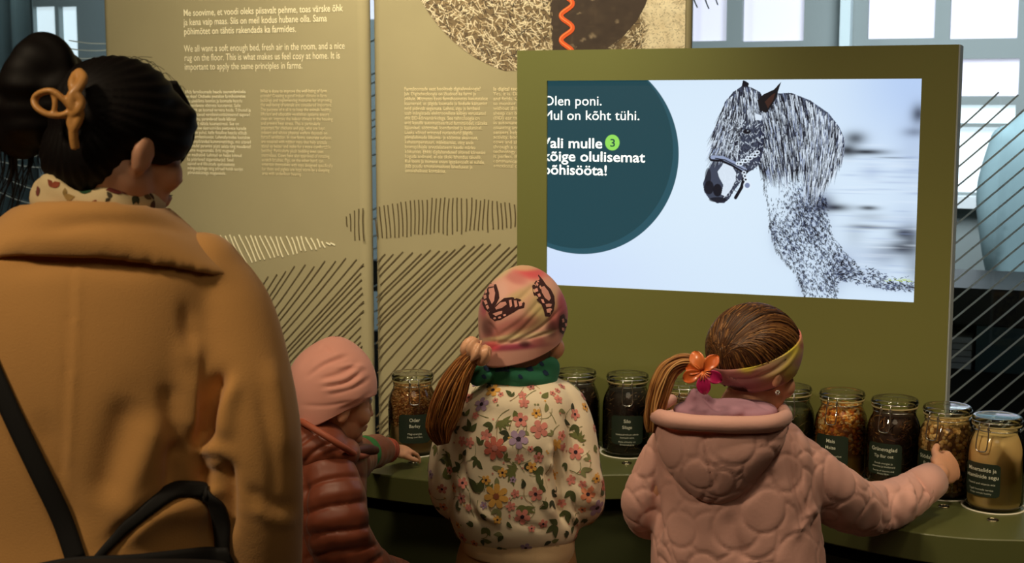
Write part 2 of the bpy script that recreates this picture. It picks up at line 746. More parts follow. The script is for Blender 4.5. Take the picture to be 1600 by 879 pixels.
# dark curtain at the far left behind the glass
b = MB()
PL_C = Plane(0.0, 5.04, -0.40)
us_ = np.linspace(-3.3, PL_C.uz(58, 60)[0], 90)
V0 = [PL_C.w(u, 0.02, -0.000 + .03 * sin(u * 60)) for u in us_]
V1 = [PL_C.w(u, 3.05, -0.000 + .03 * sin(u * 60)) for u in us_]
V2 = [PL_C.w(u, 0.02, -0.006 + .03 * sin(u * 60)) for u in us_]
V3 = [PL_C.w(u, 3.05, -0.006 + .03 * sin(u * 60)) for u in us_]
b.grid(np.array(V0 + V1), 90, 2)
b.grid(np.array(V2 + V3), 90, 2)
o = b.build('curtain', mat('grey_curtain_cloth', lin(70, 84, 84), .9))
tag(o, 'dark grey-teal curtain hanging behind the glass at the far left', 'curtain')

# glass partition with printed line drawing
m_pglass = thin_glass('partition_glass', (0.93, 0.97, 0.97, 1), 1.45)
b = MB()
b.box((-2.75, 0, 0.0), (4.1, 0.012, 3.1), M=lambda V: np.array([PL_G.w(v[0], v[2], -v[1]) for v in V]))
gl = struct(b.build('wall_glass', m_pglass, smooth=False))
m_gline = bpy.data.materials.new('white_glass_print')
m_gline.use_nodes = True
_nt = m_gline.node_tree
_nt.nodes.remove(_nt.nodes['Principled BSDF'])
_d, _t, _m = _nt.nodes.new('ShaderNodeBsdfDiffuse'), _nt.nodes.new('ShaderNodeBsdfTranslucent'), _nt.nodes.new('ShaderNodeMixShader')
_d.inputs[0].default_value = _t.inputs[0].default_value = (.86, .92, .88, 1)
_nt.links.new(_d.outputs[0], _m.inputs[1])
_nt.links.new(_t.outputs[0], _m.inputs[2])
_nt.links.new(_m.outputs[0], _nt.nodes['Material Output'].inputs[0])
b = MB()


def glass_line(x0, y0, x1, y1, wpx=3.0, bend=0.0):
    n = 12
    pts, sd = [], []
    q = []
    for t in np.linspace(0, 1, n):
        u, z = PL_G.uz(x0 + (x1 - x0) * t, y0 + (y1 - y0) * t + bend * sin(pi * t))
        q.append((u, z))
    q = np.array(q)
    d = np.gradient(q, axis=0)
    d /= np.linalg.norm(d, axis=1, keepdims=True)
    pts = np.array([PL_G.w(u, z, 0.0015) for u, z in q])
    sd = np.array([PL_G.u * (-dd[1]) + np.array([0, 0, dd[0]]) for dd in d])
    ribbon(b, (pts, sd), np.full(n, wpx / F * 4.2))


# right family: rising to the right
for i, yb in enumerate(range(215, 1000, 29)):
    x0, y0 = 1440, yb + 34
    ytop = 150 + (i % 3) * 4
    t = min((y0 - ytop) / 0.82, 330)
    if t > 20:
        glass_line(x0, y0, x0 + t, y0 - t * 0.82 - 6, 2.7, 3)
for yb in [66, 118, 132, 152, 175, 190, 201, 220, 245, 262, 330, 345, 372, 392, 450, 490, 540]:
    glass_line(560, yb + 8, 600, yb - 10, 3.0)
for (x0, y0, x1, y1) in [(108, 63, 172, 68), (108, 76, 172, 78), (108, 90, 172, 89), (0, 150, 60, 176), (0, 218, 60, 214), (0, 252, 72, 262),
                         (8, 278, 70, 300), (0, 300, 50, 318), (20, 250, 78, 236), (0, 182, 66, 196), (1080, -14, 1090, 12), (1098, -14, 1108, 14), (1116, -12, 1122, 8)]:
    glass_line(x0, y0, x1, y1, 2.2, 2)
b.build('printed_lines', m_gline, gl, False)

# long dark sideboard behind the glass
b = MB()
fr = lambda V: np.array([PL_G.w(v[0], v[2], -0.75 - v[1]) for v in V])
b.box((-0.9, 0, 0.82), (3.6, 0.55, 0.94), M=fr)
b.box((-0.9, 0.02, 0.0), (3.6, 0.55, 0.66), M=fr)
b.box((-0.9, 0.25, 0.66), (3.6, 0.55, 0.82), M=fr)
sb = thing('sideboard', 'long low black sideboard behind the glass at the right of the screen', 'sideboard', PL_G.w(1.3, 0, -1))
b.build('carcass', mat('black_sideboard', lin(24, 24, 24), .5), sb, False)
b = MB()
b.box((1.36, 0.0, 0.662), (3.2, 0.24, 0.815), M=fr)
b.build('drawer', mat('dark_teal_panel', lin(38, 58, 62), .5), sb, False)
b = MB()
for k in range(5):
    b.box((1.255 + .002 * (k % 2), 0.03, 0.662 + k * .022), (1.345, 0.22, 0.681 + k * .022), M=fr)
o = b.build('paper_stack', mat('white_paper', lin(190, 196, 205), .8), None, False)
tag(o, 'small stack of white papers in the black sideboard niche beside the kiosk', 'paper')

# ================================================================== hanging panels
m_banner = mat('panel_cloth', lin(166, 151, 113), 0.85, noise=(3.0, .05), bump=(900, .12, .0004))
m_ink = mat('brown_ink', lin(92, 76, 48), .9)
m_cream = mat('cream_ink', lin(255, 240, 200), .9)


def panel(pl, u0, u1, name, label):
    t = thing(name, label, 'display panel', pl.w((u0 + u1) / 2, 0, -.03))
    # rounded-edge slab
    r, d = 0.028, 0.05
    prof = []
    for a in np.linspace(-pi / 2, pi / 2, 9):
        prof.append((u1 - r + r * cos(a), -d / 2 + d / 2 * -sin(a)))
    for a in np.linspace(pi / 2, 3 * pi / 2, 9):
        prof.append((u0 + r + r * cos(a), -d / 2 - d / 2 * sin(a)))
    prof = prof[::-1]
    mb = MB()
    mb.rings([np.array([pl.w(u, z, o) for u, o in prof]) for z in (0.06, 2.95)])
    o = mb.build('cloth_face', m_banner, t)
    sharp(o, 50)
    mb = MB()
    mb.box((u0 + .12, -.12, 0.0), (u1 - .12, .08, .06), M=lambda V: np.array([pl.w(v[0], v[2], -d / 2 - v[1]) for v in V]))
    bevel(mb.build('foot', mat('panel_foot', lin(60, 58, 52), .5), t, False), .006)
    return t


uL0 = PL_L.uz(168, 300)[0]
uL1 = PL_L.uz(573.5, 300)[0]
uM0 = PL_M.uz(583, 300)[0]
uM1 = PL_M.uz(1078, 40)[0]
pan_l = panel(PL_L, uL0, uL1, 'information_panel', 'tall beige information panel on the left with two big cream paragraphs and white hatching')
pan_m = panel(PL_M, uM0, uM1, 'information_panel', 'tall beige information panel behind the screen kiosk with a round straw photo at its top')


def text_lines(mb, pl, lines, x, y0, dy, size_px, ref=None, weight=0.0, off=0.0014, y0b=None, wts=None):
    """lines of print starting at photo point (x, y0) on a plane; ref=(line index, right pixel x) fits the width"""
    u0, z0 = pl.uz(x, y0)
    _, z1 = pl.uz(x, y0 + dy * (len(lines) - 1) if len(lines) > 1 else y0 + dy)
    dz = (z0 - z1) / max(len(lines) - 1, 1)
    sz = size_px / abs(dy) * dz
    sx = sz
    if ref:
        V, f = glyphs(lines[ref[0]], weight)
        ur, _ = pl.uz(ref[1], y0 + dy * ref[0])
        sx = (ur - u0) / V[:, 0].max()
    for i, s in enumerate(lines):
        if not s:
            continue
        w = wts[i] if wts else weight
        V, fs = glyphs(s, w)
        mb.add([pl.w(u0 + v[0] * sx, z0 - dz * i + v[1] * sz, off) for v in V], fs)


T1 = ["Me soovime, et voodi oleks piisavalt pehme, toas värske õhk", "ja kena vaip maas. Siis on meil kodus hubane olla. Sama",
      "põhimõtet on tähtis rakendada ka farmides."]
T2 = ["We all want a soft enough bed, fresh air in the room, and a nice", "rug on the floor. This is what makes us feel cosy at home. It is",
      "important to apply the same principles in farms."]
C1 = ["Mida farmiloomade heaolu suurendamiseks", "tehakse? Oluliseks peetakse farmihoonetes", "hea sisekliima loomist ja loomade heaolu",
      "suurendavate võtmete kasutamist. Selle", "eesmärk on loomad tervena hoida. Tõhusad ja", "kohandatavad ventilatsioonisüsteemid tagavad",
      "puhta õhu, parandavad lauda kliimat", "ja aitavad vältida kuumastressi. See on", "eriti oluline siseruumides peetavate kanade",
      "ja sigade puhul, kelle füüsiline heaolu sõltub", "sundventilatsioonist. Lehmafarmides kaetakse", "betoonpõrandad kummimattidega, mis aitavad",
      "loomadel paremini püsti seista ning muudavad", "aseme mugavamaks. Eriti mugavad", "on madratsid. Lehmad on heaks kiitnud", "ka pöörlevad sügamisharjad. Sead",
      "saavad end lõbustada spetsiaalsete", "mänguasjadega ning põrsad hoiab soojas", "põrandaküttega magamisala."]
C2 = ["What is done to improve the well-being of farm", "animals? Creating a good indoor climate in farm", "buildings and implementing measures for improving",
      "the well-being of animals are considered important.", "The purpose of it all is to keep the animals healthy.", "Efficient and adaptable ventilation systems ensure",
      "clean air, improve the indoor climate in the housing", "and prevent heat stress. This is particularly", "important for chickens and pigs, who are kept",
      "indoors and whose physical welfare depends on", "forced ventilation. In cow farms, concrete surfaces", "are covered with rubber mats that help animals",
      "stand up better and make for a more comfortable", "bedding. Particularly plush bedding even uses", "mattresses. Cows have also approved of rotating",
      "scratch brushes. Pigs, on the other hand, can", "entertain themselves with toys designed specifically", "for them and piglets are kept warm by a sleeping",
      "area with underfloor heating."]
C3 = ["Farmiloomade eest hoolitseb digitehnoloogia?", "Jah. Digitehnoloogia on jõudnud ka farmi ja", "põllule. Mitmetes Eesti farmihoonetes kasutatakse",
      "kaameraid, et jälgida loomade ja lindude käitumist", "neid pidevalt segamata. Lehmi, sigu ja lambaid", "saab märgistada elektrooniliste kiibiga varustatud",
      "ehk EID-kõrvamärkidega. See tehnoloogia on", "eriti kasulik automatiseeritud farmitöödel, näiteks", "lüpsmisel, söötmisel, loendamisel ja kaalumisel.",
      "Lisaks võivad erinevad nutiandurid jälgida", "piimalehmade liikumis- ja söömise aktiivsust,", "kehatemperatuuri, mäletsemist, ning anda",
      "loomapidajale arvutisüsteemi kaudu märku", "kõikumist. Ehkki digilahendused aitavad kiiremini", "koguda andmeid, ei ole ükski lahendus täiuslik.",
      "Kui loom ja inimene enam igapäevaselt ei suhtle,", "jääb puudu emotsionaalsest lähedusest ja", "omavahelisest kontaktist."]
C4 = ["Is digital technology", "Yes, it is. Digital", "and fields. Quite", "to monitor the", "without disturbing", "sheep can be", "(EID) ear tags.", "in automated",
      "counting and", "sensors help to", "activity, body", "cows and alert", "through a computer", "technology may", "is perfect. If an", "communicate", "emotional close"]
b = MB()
text_lines(b, PL_L, T1, 287, 25.3, 14.4, 15.0, (0, 536.5), 0.011)
b.build('heading_print', m_cream, pan_l, False)
b = MB()
text_lines(b, PL_L, T2, 288, 81.0, 14.1, 15.0, (0, 539), 0.003)
b.build('heading_print', m_cream, pan_l, False)
b = MB()
text_lines(b, PL_L, C1, 290, 146.0, 6.97, 7.6, (0, 384), 0.0, wts=[.012, .009] + [.006] * 17)
b.build('paragraph_print', m_cream, pan_l, False)
m_cream2 = mat('pale_cream_ink', lin(236, 216, 168), .9)
b = MB()
text_lines(b, PL_L, C2, 407, 144.8, 7.12, 7.6, (0, 511), 0.0, wts=[.012] + [0.0] * 18)
b.build('paragraph_print', m_cream2, pan_l, False)
b = MB()
text_lines(b, PL_M, C3, 632, 141.6, 7.48, 8.0, (0, 751), 0.0, wts=[.012] + [.005] * 17)
b.build('paragraph_print', m_cream2, pan_m, False)
b = MB()
text_lines(b, PL_M, C4, 771, 141.6, 7.48, 8.0, (7, 812), 0.0, wts=[.012] + [0.0] * 16)
b.build('paragraph_print', m_cream2, pan_m, False)


def px_ribbon(mb, pl, pts, wpx, off=0.0012, xlim=None):
    q = []
    for (x, y) in pts:
        if xlim and not (xlim[0] < x < xlim[1]):
            continue
        q.append(pl.uz(x, y))
    if len(q) < 2:
        return
    q = np.array(q)
    d = np.gradient(q, axis=0)
    d /= np.linalg.norm(d, axis=1, keepdims=True) + 1e-12
    pts3 = np.array([pl.w(u, z, off) for u, z in q])
    sd = np.array([pl.u * (-e[1]) + np.array([0, 0, e[0]]) for e in d])
    ribbon(mb, (pts3, sd), np.full(len(q), wpx / F * 4.0))


rr = random.Random(5)
env = [(250, 470), (390, 437), (440, 424), (500, 410), (560, 403), (640, 396), (700, 388), (760, 384), (830, 381), (1000, 380), (1400, 380)]
ex, ey = zip(*env)
inkL, inkM = MB(), MB()
xx = 262.0
i = 0
while xx < 1330:
    ty = np.interp(xx, ex, ey) + rr.uniform(-4, 4)
    pts = []
    x, y = xx, ty
    for k in range(78):
        a = radians(np.interp(x, [250, 420, 600, 800, 1100], [59, 55, 49, 45, 44]) + 4.0 * sin(y * .021 + x * .013) - (y - 420) * .022)
        pts.append((x, y))
        x -= 9 * cos(a)
        y += 9 * sin(a)
    px_ribbon(inkL, PL_L, pts, 2.3, xlim=(180, 569))
    px_ribbon(inkM, PL_M, pts, 2.3, xlim=(588, 1070))
    xx += np.interp(xx, [300, 560, 700, 900], [15.5, 15, 14, 12]) + rr.uniform(-2, 2)
# brown dashes of the upper cloud
x = 542.0
while x < 1000:
    s = (x - 541) / 270.0
    top = np.interp(x, [541, 560, 600, 680, 720, 770, 806, 1000], [338, 325, 320, 310, 309, 313, 318, 340])
    bot = np.interp(x, [541, 556, 600, 680, 720, 770, 806, 1000], [352, 376, 371, 366, 363, 359, 357, 352])
    lean = np.interp(x, [541, 580, 640, 700, 806], [4, 2, 3, -3, 1])
    top += rr.uniform(-2, 2)
    bot += rr.uniform(-3, 3)
    pts = [(x + lean * (t - .5) + 1.2 * sin(3 * t + x), top + (bot - top) * t) for t in np.linspace(0, 1, 8)]
    px_ribbon(inkL, PL_L, pts, 2.2, xlim=(180, 570))
    px_ribbon(inkM, PL_M, pts, 2.2, xlim=(587, 1070))
    x += 6.6 + rr.uniform(-.8, .8)
inkL.build('line_drawing', m_ink, pan_l, False)
inkM.build('line_drawing', m_ink, pan_m, False)
b = MB()
x = 186.0
while x < 520:
    top = np.interp(x, [186, 300, 350, 420, 480, 519], [376, 367, 367, 369, 370, 378]) + rr.uniform(-1.5, 1.5)
    bot = np.interp(x, [186, 300, 362, 372, 430, 470, 519], [396, 405, 414, 412, 401, 393, 383]) + rr.uniform(-2, 2)
    lean = np.interp(x, [186, 360, 440, 519], [24, 22, 12, 5])
    pts = [(x + lean * t - lean * .4 + 1.0 * sin(3 * t + x), top + (bot - top) * t) for t in np.linspace(0, 1, 8)]
    px_ribbon(b, PL_L, pts, 2.6, off=.0018, xlim=(180, 566))
    x += 7.6 + rr.uniform(-.9, .9)
b.build('hatching_print', m_cream, pan_l, False)

# round straw-and-cow photograph printed at the top of the middle panel
cu0, cz0 = PL_M.uz(645, 112)
cu1, cz1 = PL_M.uz(1077, -170)
cu1 = uM1 - .012
ph = 0.0008
aspect = (cu1 - cu0) / (cz1 - cz0)
Hc = 420
Wc = int(Hc * aspect)
cv = Canvas(Wc, Hc, lin(120, 98, 68))
r2 = np.random.default_rng(3)


def cx_(x, y):
    u, z = PL_M.uz(x, y)
    return (u - cu0) / (cu1 - cu0) * Wc, (cz1 - z) / (cz1 - cz0) * Hc


pal = [lin(240, 220, 182), lin(214, 190, 150), lin(160, 132, 92), lin(60, 45, 30), lin(44, 32, 22), lin(240, 222, 186), lin(120, 96, 64)]
for k in range(5200):
    x, y = r2.uniform(0, Wc), r2.uniform(Hc * .3, Hc)
    a = r2.normal(0.6, 0.9)
    l = r2.uniform(7, 22)
    cv.line(x, y, x + l * cos(a), y + l * sin(a), r2.uniform(1.0, 2.6), pal[r2.choice(7, p=[.25, .13, .08, .17, .13, .19, .05])], .9)
# pale trodden ground at the right
for k in range(260):
    x, y = cx_(r2.uniform(1010, 1076), r2.uniform(-60, 74))
    cv.blob(x, y, r2.uniform(6, 20), r2.uniform(5, 14), pal[r2.choice([0, 1, 5])], .45)
for k in range(500):
    x, y = cx_(r2.uniform(1000, 1076), r2.uniform(-60, 74))
    cv.line(x, y, x + r2.uniform(-3, 5), y + r2.uniform(-2, 3), 1.6, lin(110, 88, 60), .5)
# the dark animal's leg
leg = [cx_(*p) for p in [(858, -170), (859, 0), (861, 40), (864, 90), (930, 90), (950, 74), (975, 55), (995, 32), (1008, 8), (1020, -30), (1040, -170)]]
cv.poly(leg, lin(66, 50, 38))
for k in range(160):
    x, y = cx_(r2.uniform(866, 985), r2.uniform(-60, 84))
    cv.blob(x, y, r2.uniform(3, 14), r2.uniform(3, 12), lin(54, 40, 30) if r2.random() < .6 else lin(86, 68, 52), .35)
for (x, y, s) in [(925, 56, 9), (912, 62, 6), (965, 33, 5), (905, 20, 4), (895, 72, 5), (925, -2, 5)]:
    X, Y = cx_(x, y)
    for k in range(10):
        cv.blob(X + r2.normal(0, s * .6), Y + r2.normal(0, s * .5), s * .4, s * .35, lin(150, 128, 100), .4)
for k in range(60):
    x, y = cx_(r2.uniform(858, 863), r2.uniform(-40, 84))
    cv.line(x, y, x + r2.uniform(-2, 2), y + 8, 1.4, lin(190, 166, 126), .8)
# straw stems in front of the hoof at right
for k in range(130):
    x, y = r2.uniform(950, 1006), r2.uniform(40, 80)
    if y < 96 - (x - 950) * 1.15:
        continue
    X, Y = cx_(x, y)
    a = r2.normal(-.8, .5)
    cv.line(X, Y, X + 12 * cos(a), Y + 12 * sin(a), 1.7, pal[r2.choice([0, 2, 3, 4])], .9)
ccx, ccz = PL_M.uz(858, -140)
rad = np.linalg.norm(np.array(PL_M.uz(700, 57)) - np.array([ccx, ccz]))


def keep(fx, fy):
    u = cu0 + fx * (cu1 - cu0)
    z = cz1 - fy * (cz1 - cz0)
    return np.hypot(u - ccx, z - ccz) < rad + (u > ccx) * 10


m_print = mat('photo_print', lin(160, 130, 90), .75, vcol=True)
grid_picture('photo_print', cv, lambda fx, fy: PL_M.o + np.outer(cu0 + fx * (cu1 - cu0), PL_M.u) + PL_M.n * ph +
             np.outer(cz1 - fy * (cz1 - cz0), [0, 0, 1]), m_print, pan_m, keep)
b = MB()
pts = []
for t in np.linspace(0, 1, 120):
    y = -60 + 140 * t
    pts.append((886 + 9.0 * sin((y + 4) / 38.0 * 2 * pi), y))
px_ribbon(b, PL_M, pts, 7.0, off=.002)
b.build('squiggle_print', mat('orange_ink', lin(232, 92, 34), .6), pan_m, False)
b = MB()
px_ribbon(b, PL_M, [(x - 1.5, y - 1) for x, y in pts], 1.8, off=.003)
b.build('squiggle_print', mat('light_orange_ink', lin(250, 140, 74), .6), pan_m, False)

# ================================================================== kiosk with screen
kio = thing('screen_kiosk', 'upright olive green kiosk board with a large lit screen, standing on the counter', 'kiosk', PL_K.w(.5, .73, -.05))
KU1 = PL_K.uz(1497, 100)[0]
KU0 = PL_K.uz(808, 80)[0]
KZ1 = 1.674
su0 = PL_K.uz(854, 285)[0]
su1 = PL_K.uz(1434, 297)[0]
sz1, sz0 = 1.6015, 1.1085
m_olive = mat('olive_laminate', lin(122, 123, 64), 0.55, noise=(1.2, .03))
kb = lambda V: np.array([PL_K.w(v[0], v[2], -v[1]) for v in V])
b = MB()
b.box((KU0, 0, .73), (su0, .11, KZ1), M=kb)
b.box((su1, 0, .73), (KU1, .11, KZ1), M=kb)
b.box((su0, 0, sz1), (su1, .11, KZ1), M=kb)
b.box((su0, 0, .73), (su1, .11, sz0), M=kb)
b.box((su0, .03, sz0), (su1, .11, sz1), M=kb)
b.build('board', m_olive, kio, False)
b = MB()
b.box((KU1, 0.004, .731), (KU1 + .003, .108, KZ1), M=kb)
b.build('edge_trim', mat('pale_edge_band', lin(190, 200, 205), .45), kio, False)

CW, CH = 900, 516
sc = Canvas(CW, CH, lin(212, 232, 252))


def suv(x, y):
    u, z = PL_K.uz(x, y)
    return (u - su0) / (su1 - su0) * CW, (sz1 - z) / (sz1 - sz0) * CH


def hz(x, y):
    return suv(1090 + x / 2.4086, 110 + y / 2.4086)


# background: brighter middle, slightly bluer corners
sc.blob(CW * .45, CH * .45, CW * .5, CH * .6, lin(222, 240, 255), .8)
sc.blob(CW * .98, CH * .0, CW * .16, CH * .3, lin(178, 204, 246), .8)
sc.blob(CW * .0, CH * 1.0, CW * .3, CH * .25, lin(206, 222, 255), .7)
r3 = np.random.default_rng(21)
DK, MID, LT = lin(12, 14, 28), lin(70, 84, 120), lin(226, 240, 255)
# soft streaky animals running out of the picture at the right
for (x, y, sx, sy, al) in [(590, 255, 42, 26, .8), (630, 306, 80, 11, .95), (560, 300, 36, 24, .9), (735, 328, 60, 3, .6), (510, 515, 60, 14, .95),
                           (470, 500, 40, 30, .8), (640, 517, 38, 9, .85), (650, 550, 60, 14, .3), (640, 588, 64, 8, .8), (730, 592, 40, 3, .5), (775, 612, 42, 22, .95), (765, 668, 52, 26, .9),
                           (800, 640, 34, 60, .7), (828, 165, 26, 36, .9), (815, 232, 40, 18, .6), (700, 690, 60, 40, .4), (820, 740, 40, 60, .45), (590, 620, 40, 50, .2)]:
    X, Y = hz(x, y)
    k = CW / 585 / 2.4086
    sc.blob(X, Y, sx * k, sy * k, DK, al)
for (x, y, sx, sy, al) in [(815, 300, 60, 140, .35), (650, 380, 40, 30, .35), (780, 560, 60, 60, .25), (650, 700, 120, 40, .3)]:
    X, Y = hz(x, y)
    k = CW / 585 / 2.4086
    sc.blob(X, Y, sx * k, sy * k, lin(150, 168, 206), al)
for k in range(60):
    X, Y = hz(r3.uniform(560, 840), r3.uniform(240, 760))
    sc.blob(X, Y, r3.uniform(20, 60), r3.uniform(1, 3), LT if r3.random() < .6 else lin(150, 170, 210), .35)

# chest and legs: stipple
spots = [(400, 520, 62, 80, 1.0), (330, 620, 52, 55, .6), (445, 600, 52, 65, .8), (350, 690, 38, 42, .6), (540, 740, 45, 55, 1.1), (500, 810, 40, 45, .6),
         (620, 770, 85, 24, .7), (735, 812, 95, 16, 1.1), (284, 600, 14, 66, .7), (452, 480, 44, 44, .9), (386, 780, 18, 70, .7), (470, 700, 60, 80, .35), (430, 800, 40, 60, .3)]
outl = [(240, 400), (250, 455), (268, 540), (268, 600), (290, 670), (330, 722), (368, 760), (388, 810), (402, 860), (525, 860), (522, 800), (560, 790),
        (640, 812), (760, 832), (812, 832), (812, 770), (700, 760), (600, 725), (560, 690), (520, 640), (490, 560), (480, 480), (440, 440), (400, 400)]
opx = np.array([hz(*p) for p in outl])
for mx, my, sx, sy, a_ in spots:
    X, Y = hz(mx, my)
    kk = CW / 585 / 2.4086
    sc.blob(X, Y, sx * kk, sy * kk, lin(120, 134, 172), min(.42 * a_, .5))
n = 0
while n < 30000:
    x, y = r3.uniform(240, 815), r3.uniform(395, 860)
    d = sum(a * math.exp(-((x - mx) / sx) ** 2 - ((y - my) / sy) ** 2) for mx, my, sx, sy, a in spots)
    n += 1
    clump = sin(x * .21 + 2 * sin(y * .05)) * sin(y * .17 + 2 * sin(x * .06)) + .6 * sin(x * .5 + y * .37) * sin(y * .45 - x * .2)
    if r3.random() > d * (.66 + .75 * clump):
        continue
    X, Y = hz(x, y)
    if not inpoly(np.array([X]), np.array([Y]), opx)[0]:
        continue
    a = 1.2 + r3.normal(0, .5) + (0.9 if y > 730 and x > 520 else 0) * -1
    l = r3.uniform(2, 5.5)
    sc.line(X, Y, X + l * cos(a), Y + l * sin(a), r3.uniform(.9, 2.0), DK if r3.random() < .75 else MID, r3.uniform(.6, 1))
for (pa, pb) in zip(outl[:9], outl[1:9]):
    for k in range(26):
        t = r3.random()
        X, Y = hz(pa[0] + (pb[0] - pa[0]) * t + r3.normal(2, 3), pa[1] + (pb[1] - pa[1]) * t)
        sc.line(X, Y, X + r3.normal(0, 1.5), Y + r3.uniform(3, 7), 1.3, DK, .7)
# mane: dark mass, then light and dark strands
mane = [(296, 86), (350, 84), (420, 112), (490, 160), (530, 212), (552, 262), (545, 330), (510, 385), (470, 440), (436, 462), (402, 452), (404, 402), (388, 372),
        (330, 398), (280, 398), (246, 386), (226, 360), (222, 300), (236, 200), (262, 130)]
sc.poly([hz(*p) for p in mane], lin(44, 52, 80), .92)
mp = np.array([hz(*p) for p in mane])
for k in range(4200):
    x, y = r3.uniform(222, 552), r3.uniform(80, 450)
    X, Y = hz(x, y)
    if not inpoly(np.array([X]), np.array([Y]), mp)[0]:
        continue
    s = (x - 260) / 280
    a = pi / 2 - 0.22 + s * 0.30 - (y - 250) / 400 * s * -.5 + r3.normal(0, .08)
    l = r3.uniform(12, 46)
    rim = 1.0 if r3.random() < (.62 if s < .55 else .5) else 0
    sc.line(X, Y, X + l * cos(a), Y + l * sin(a), r3.uniform(1.0, 2.6), DK if rim else (LT if r3.random() < .8 else lin(150, 166, 200)), r3.uniform(.7, 1), True)
# head
head = [(165, 58), (132, 80), (100, 118), (78, 175), (52, 238), (47, 290), (56, 330), (40, 362), (28, 395), (17, 425), (22, 456), (40, 482), (70, 499), (98, 498),
        (116, 482), (134, 452), (158, 420), (178, 388), (206, 372), (232, 352), (244, 300), (250, 200), (262, 130), (230, 80), (195, 62)]
sc.poly([hz(*p) for p in head], lin(40, 47, 72), .96)
hp = np.array([hz(*p) for p in head])
for k in range(2200):       # forelock
    x, y = r3.uniform(48, 262), r3.uniform(56, 330)
    X, Y = hz(x, y)
    if not inpoly(np.array([X]), np.array([Y]), hp)[0]:
        continue
    if x > 150 and y > 170 and x - 150 > (330 - y) * .1:
        continue
    s = (x - 165) / 100
    a = pi / 2 - s * -.0 + (-s) * .42 + r3.normal(0, .1)
    l = r3.uniform(10, 34)
    dark = r3.random() < .6
    sc.line(X, Y, X + l * cos(a), Y + l * sin(a), r3.uniform(1.0, 2.4), DK if dark else (LT if r3.random() < .8 else lin(150, 166, 200)), r3.uniform(.7, 1), True)
for k in range(900):        # face stipple
    x, y = r3.uniform(90, 246), r3.uniform(180, 480)
    X, Y = hz(x, y)
    if not inpoly(np.array([X]), np.array([Y]), hp)[0]:
        continue
    sc.line(X, Y, X + r3.normal(0, 3), Y + r3.uniform(2, 6), r3.uniform(1, 2), DK if r3.random() < .62 else LT, .7)
for pts, al in [([(96, 348), (128, 362), (142, 385), (140, 412), (124, 446), (102, 474), (86, 466), (94, 430), (78, 402), (72, 380)], .9),
                ([(165, 222), (192, 224), (200, 236), (180, 240), (164, 234)], .4), ([(212, 160), (240, 170), (238, 188), (214, 186)], .9)]:
    sc.poly([hz(*p) for p in pts], LT, al)
for (x, y, rx, ry, c, al) in [(72, 450, 17, 24, DK, .95), (182, 230, 15, 9, DK, 1), (186, 227, 3, 2, LT, .5), (40, 440, 18, 26, DK, .9), (74, 486, 34, 10, DK, .85), (36, 400, 12, 34, DK, .7)]:
    X, Y = hz(x, y)
    sc.disc(X, Y, rx * 0.64, ry * 0.64, c, al)


def hline(pts, w, c, al=1.0):
    q = [hz(*p) for p in pts]
    for (a0, b0), (a1, b1) in zip(q[:-1], q[1:]):
        sc.line(a0, b0, a1, b1, w, c, al)


hline([(52, 330), (90, 332), (130, 350), (176, 378)], 15, DK)
hline([(52, 326), (90, 328), (130, 346), (176, 374)], 9, lin(150, 164, 196))
hline([(64, 330), (100, 336), (140, 356), (170, 372)], 2.5, DK)
for k in range(9):
    x, y = 150 + 72 * k / 8, 352 - 42 * k / 8 + (4 if k % 2 else -2)
    X, Y = hz(x, y)
    sc.disc(X, Y, 6.2, 4.8, LT, 1)
    sc.disc(X, Y, 3.4, 2.4, DK, 1)
hline([(176, 378), (170, 410), (162, 440), (140, 478)], 8, DK)
for k in range(4):
    X, Y = hz(172 + 3 * k, 384 + 13 * k)
    sc.disc(X, Y, 5.0, 4.6, LT, 1)
    sc.disc(X, Y, 2.6, 2.4, DK, 1)
X, Y = hz(184, 432)
sc.disc(X, Y, 9.5, 9.5, LT, 1)
sc.disc(X, Y, 6.2, 6.2, lin(120, 134, 170), 1)
sc.poly([hz(*p) for p in [(222, 112), (244, 90), (284, 72), (312, 42), (300, 78), (294, 102), (276, 132), (256, 160), (232, 150)]], lin(20, 18, 24), 1)
sc.poly([hz(*p) for p in [(250, 118), (276, 92), (290, 84), (282, 110), (262, 142)]], lin(70, 42, 34), .8)
sc.poly([hz(*p) for p in [(163, 60), (168, 37), (178, 40), (190, 48), (188, 62)]], DK, 1)
for k in range(30):
    X, Y = hz(r3.uniform(700, 806), r3.uniform(782, 793))
    sc.line(X, Y, X + 5, Y + 1, 1.4, lin(190, 214, 80), .6)

# the big dark teal disc with its lighter rim, cut by the screen's left and top edges
X, Y = suv(905, 243)
R = suv(1060, 190)[0] - X
sc.disc(X, Y - 4, R, R * 1.0, lin(40, 84, 98), 1)
sc.disc(X - 8, Y - 14, R * .975, R * .985, lin(30, 70, 80), 1)
X, Y = suv(955.5, 222.5)
sc.disc(X, Y, 18.5, 19.5, lin(150, 226, 96), 1)
m_scr = mat('lit_screen', lin(200, 225, 250), .3, vcol=True, emit='vcol', emit_strength=0.98)
scr = grid_picture('screen', sc, lambda fx, fy: PL_K.o + np.outer(su0 + fx * (su1 - su0), PL_K.u) + PL_K.n * -.006 +
                   np.outer(sz1 - fy * (sz1 - sz0), [0, 0, 1]), m_scr, kio)


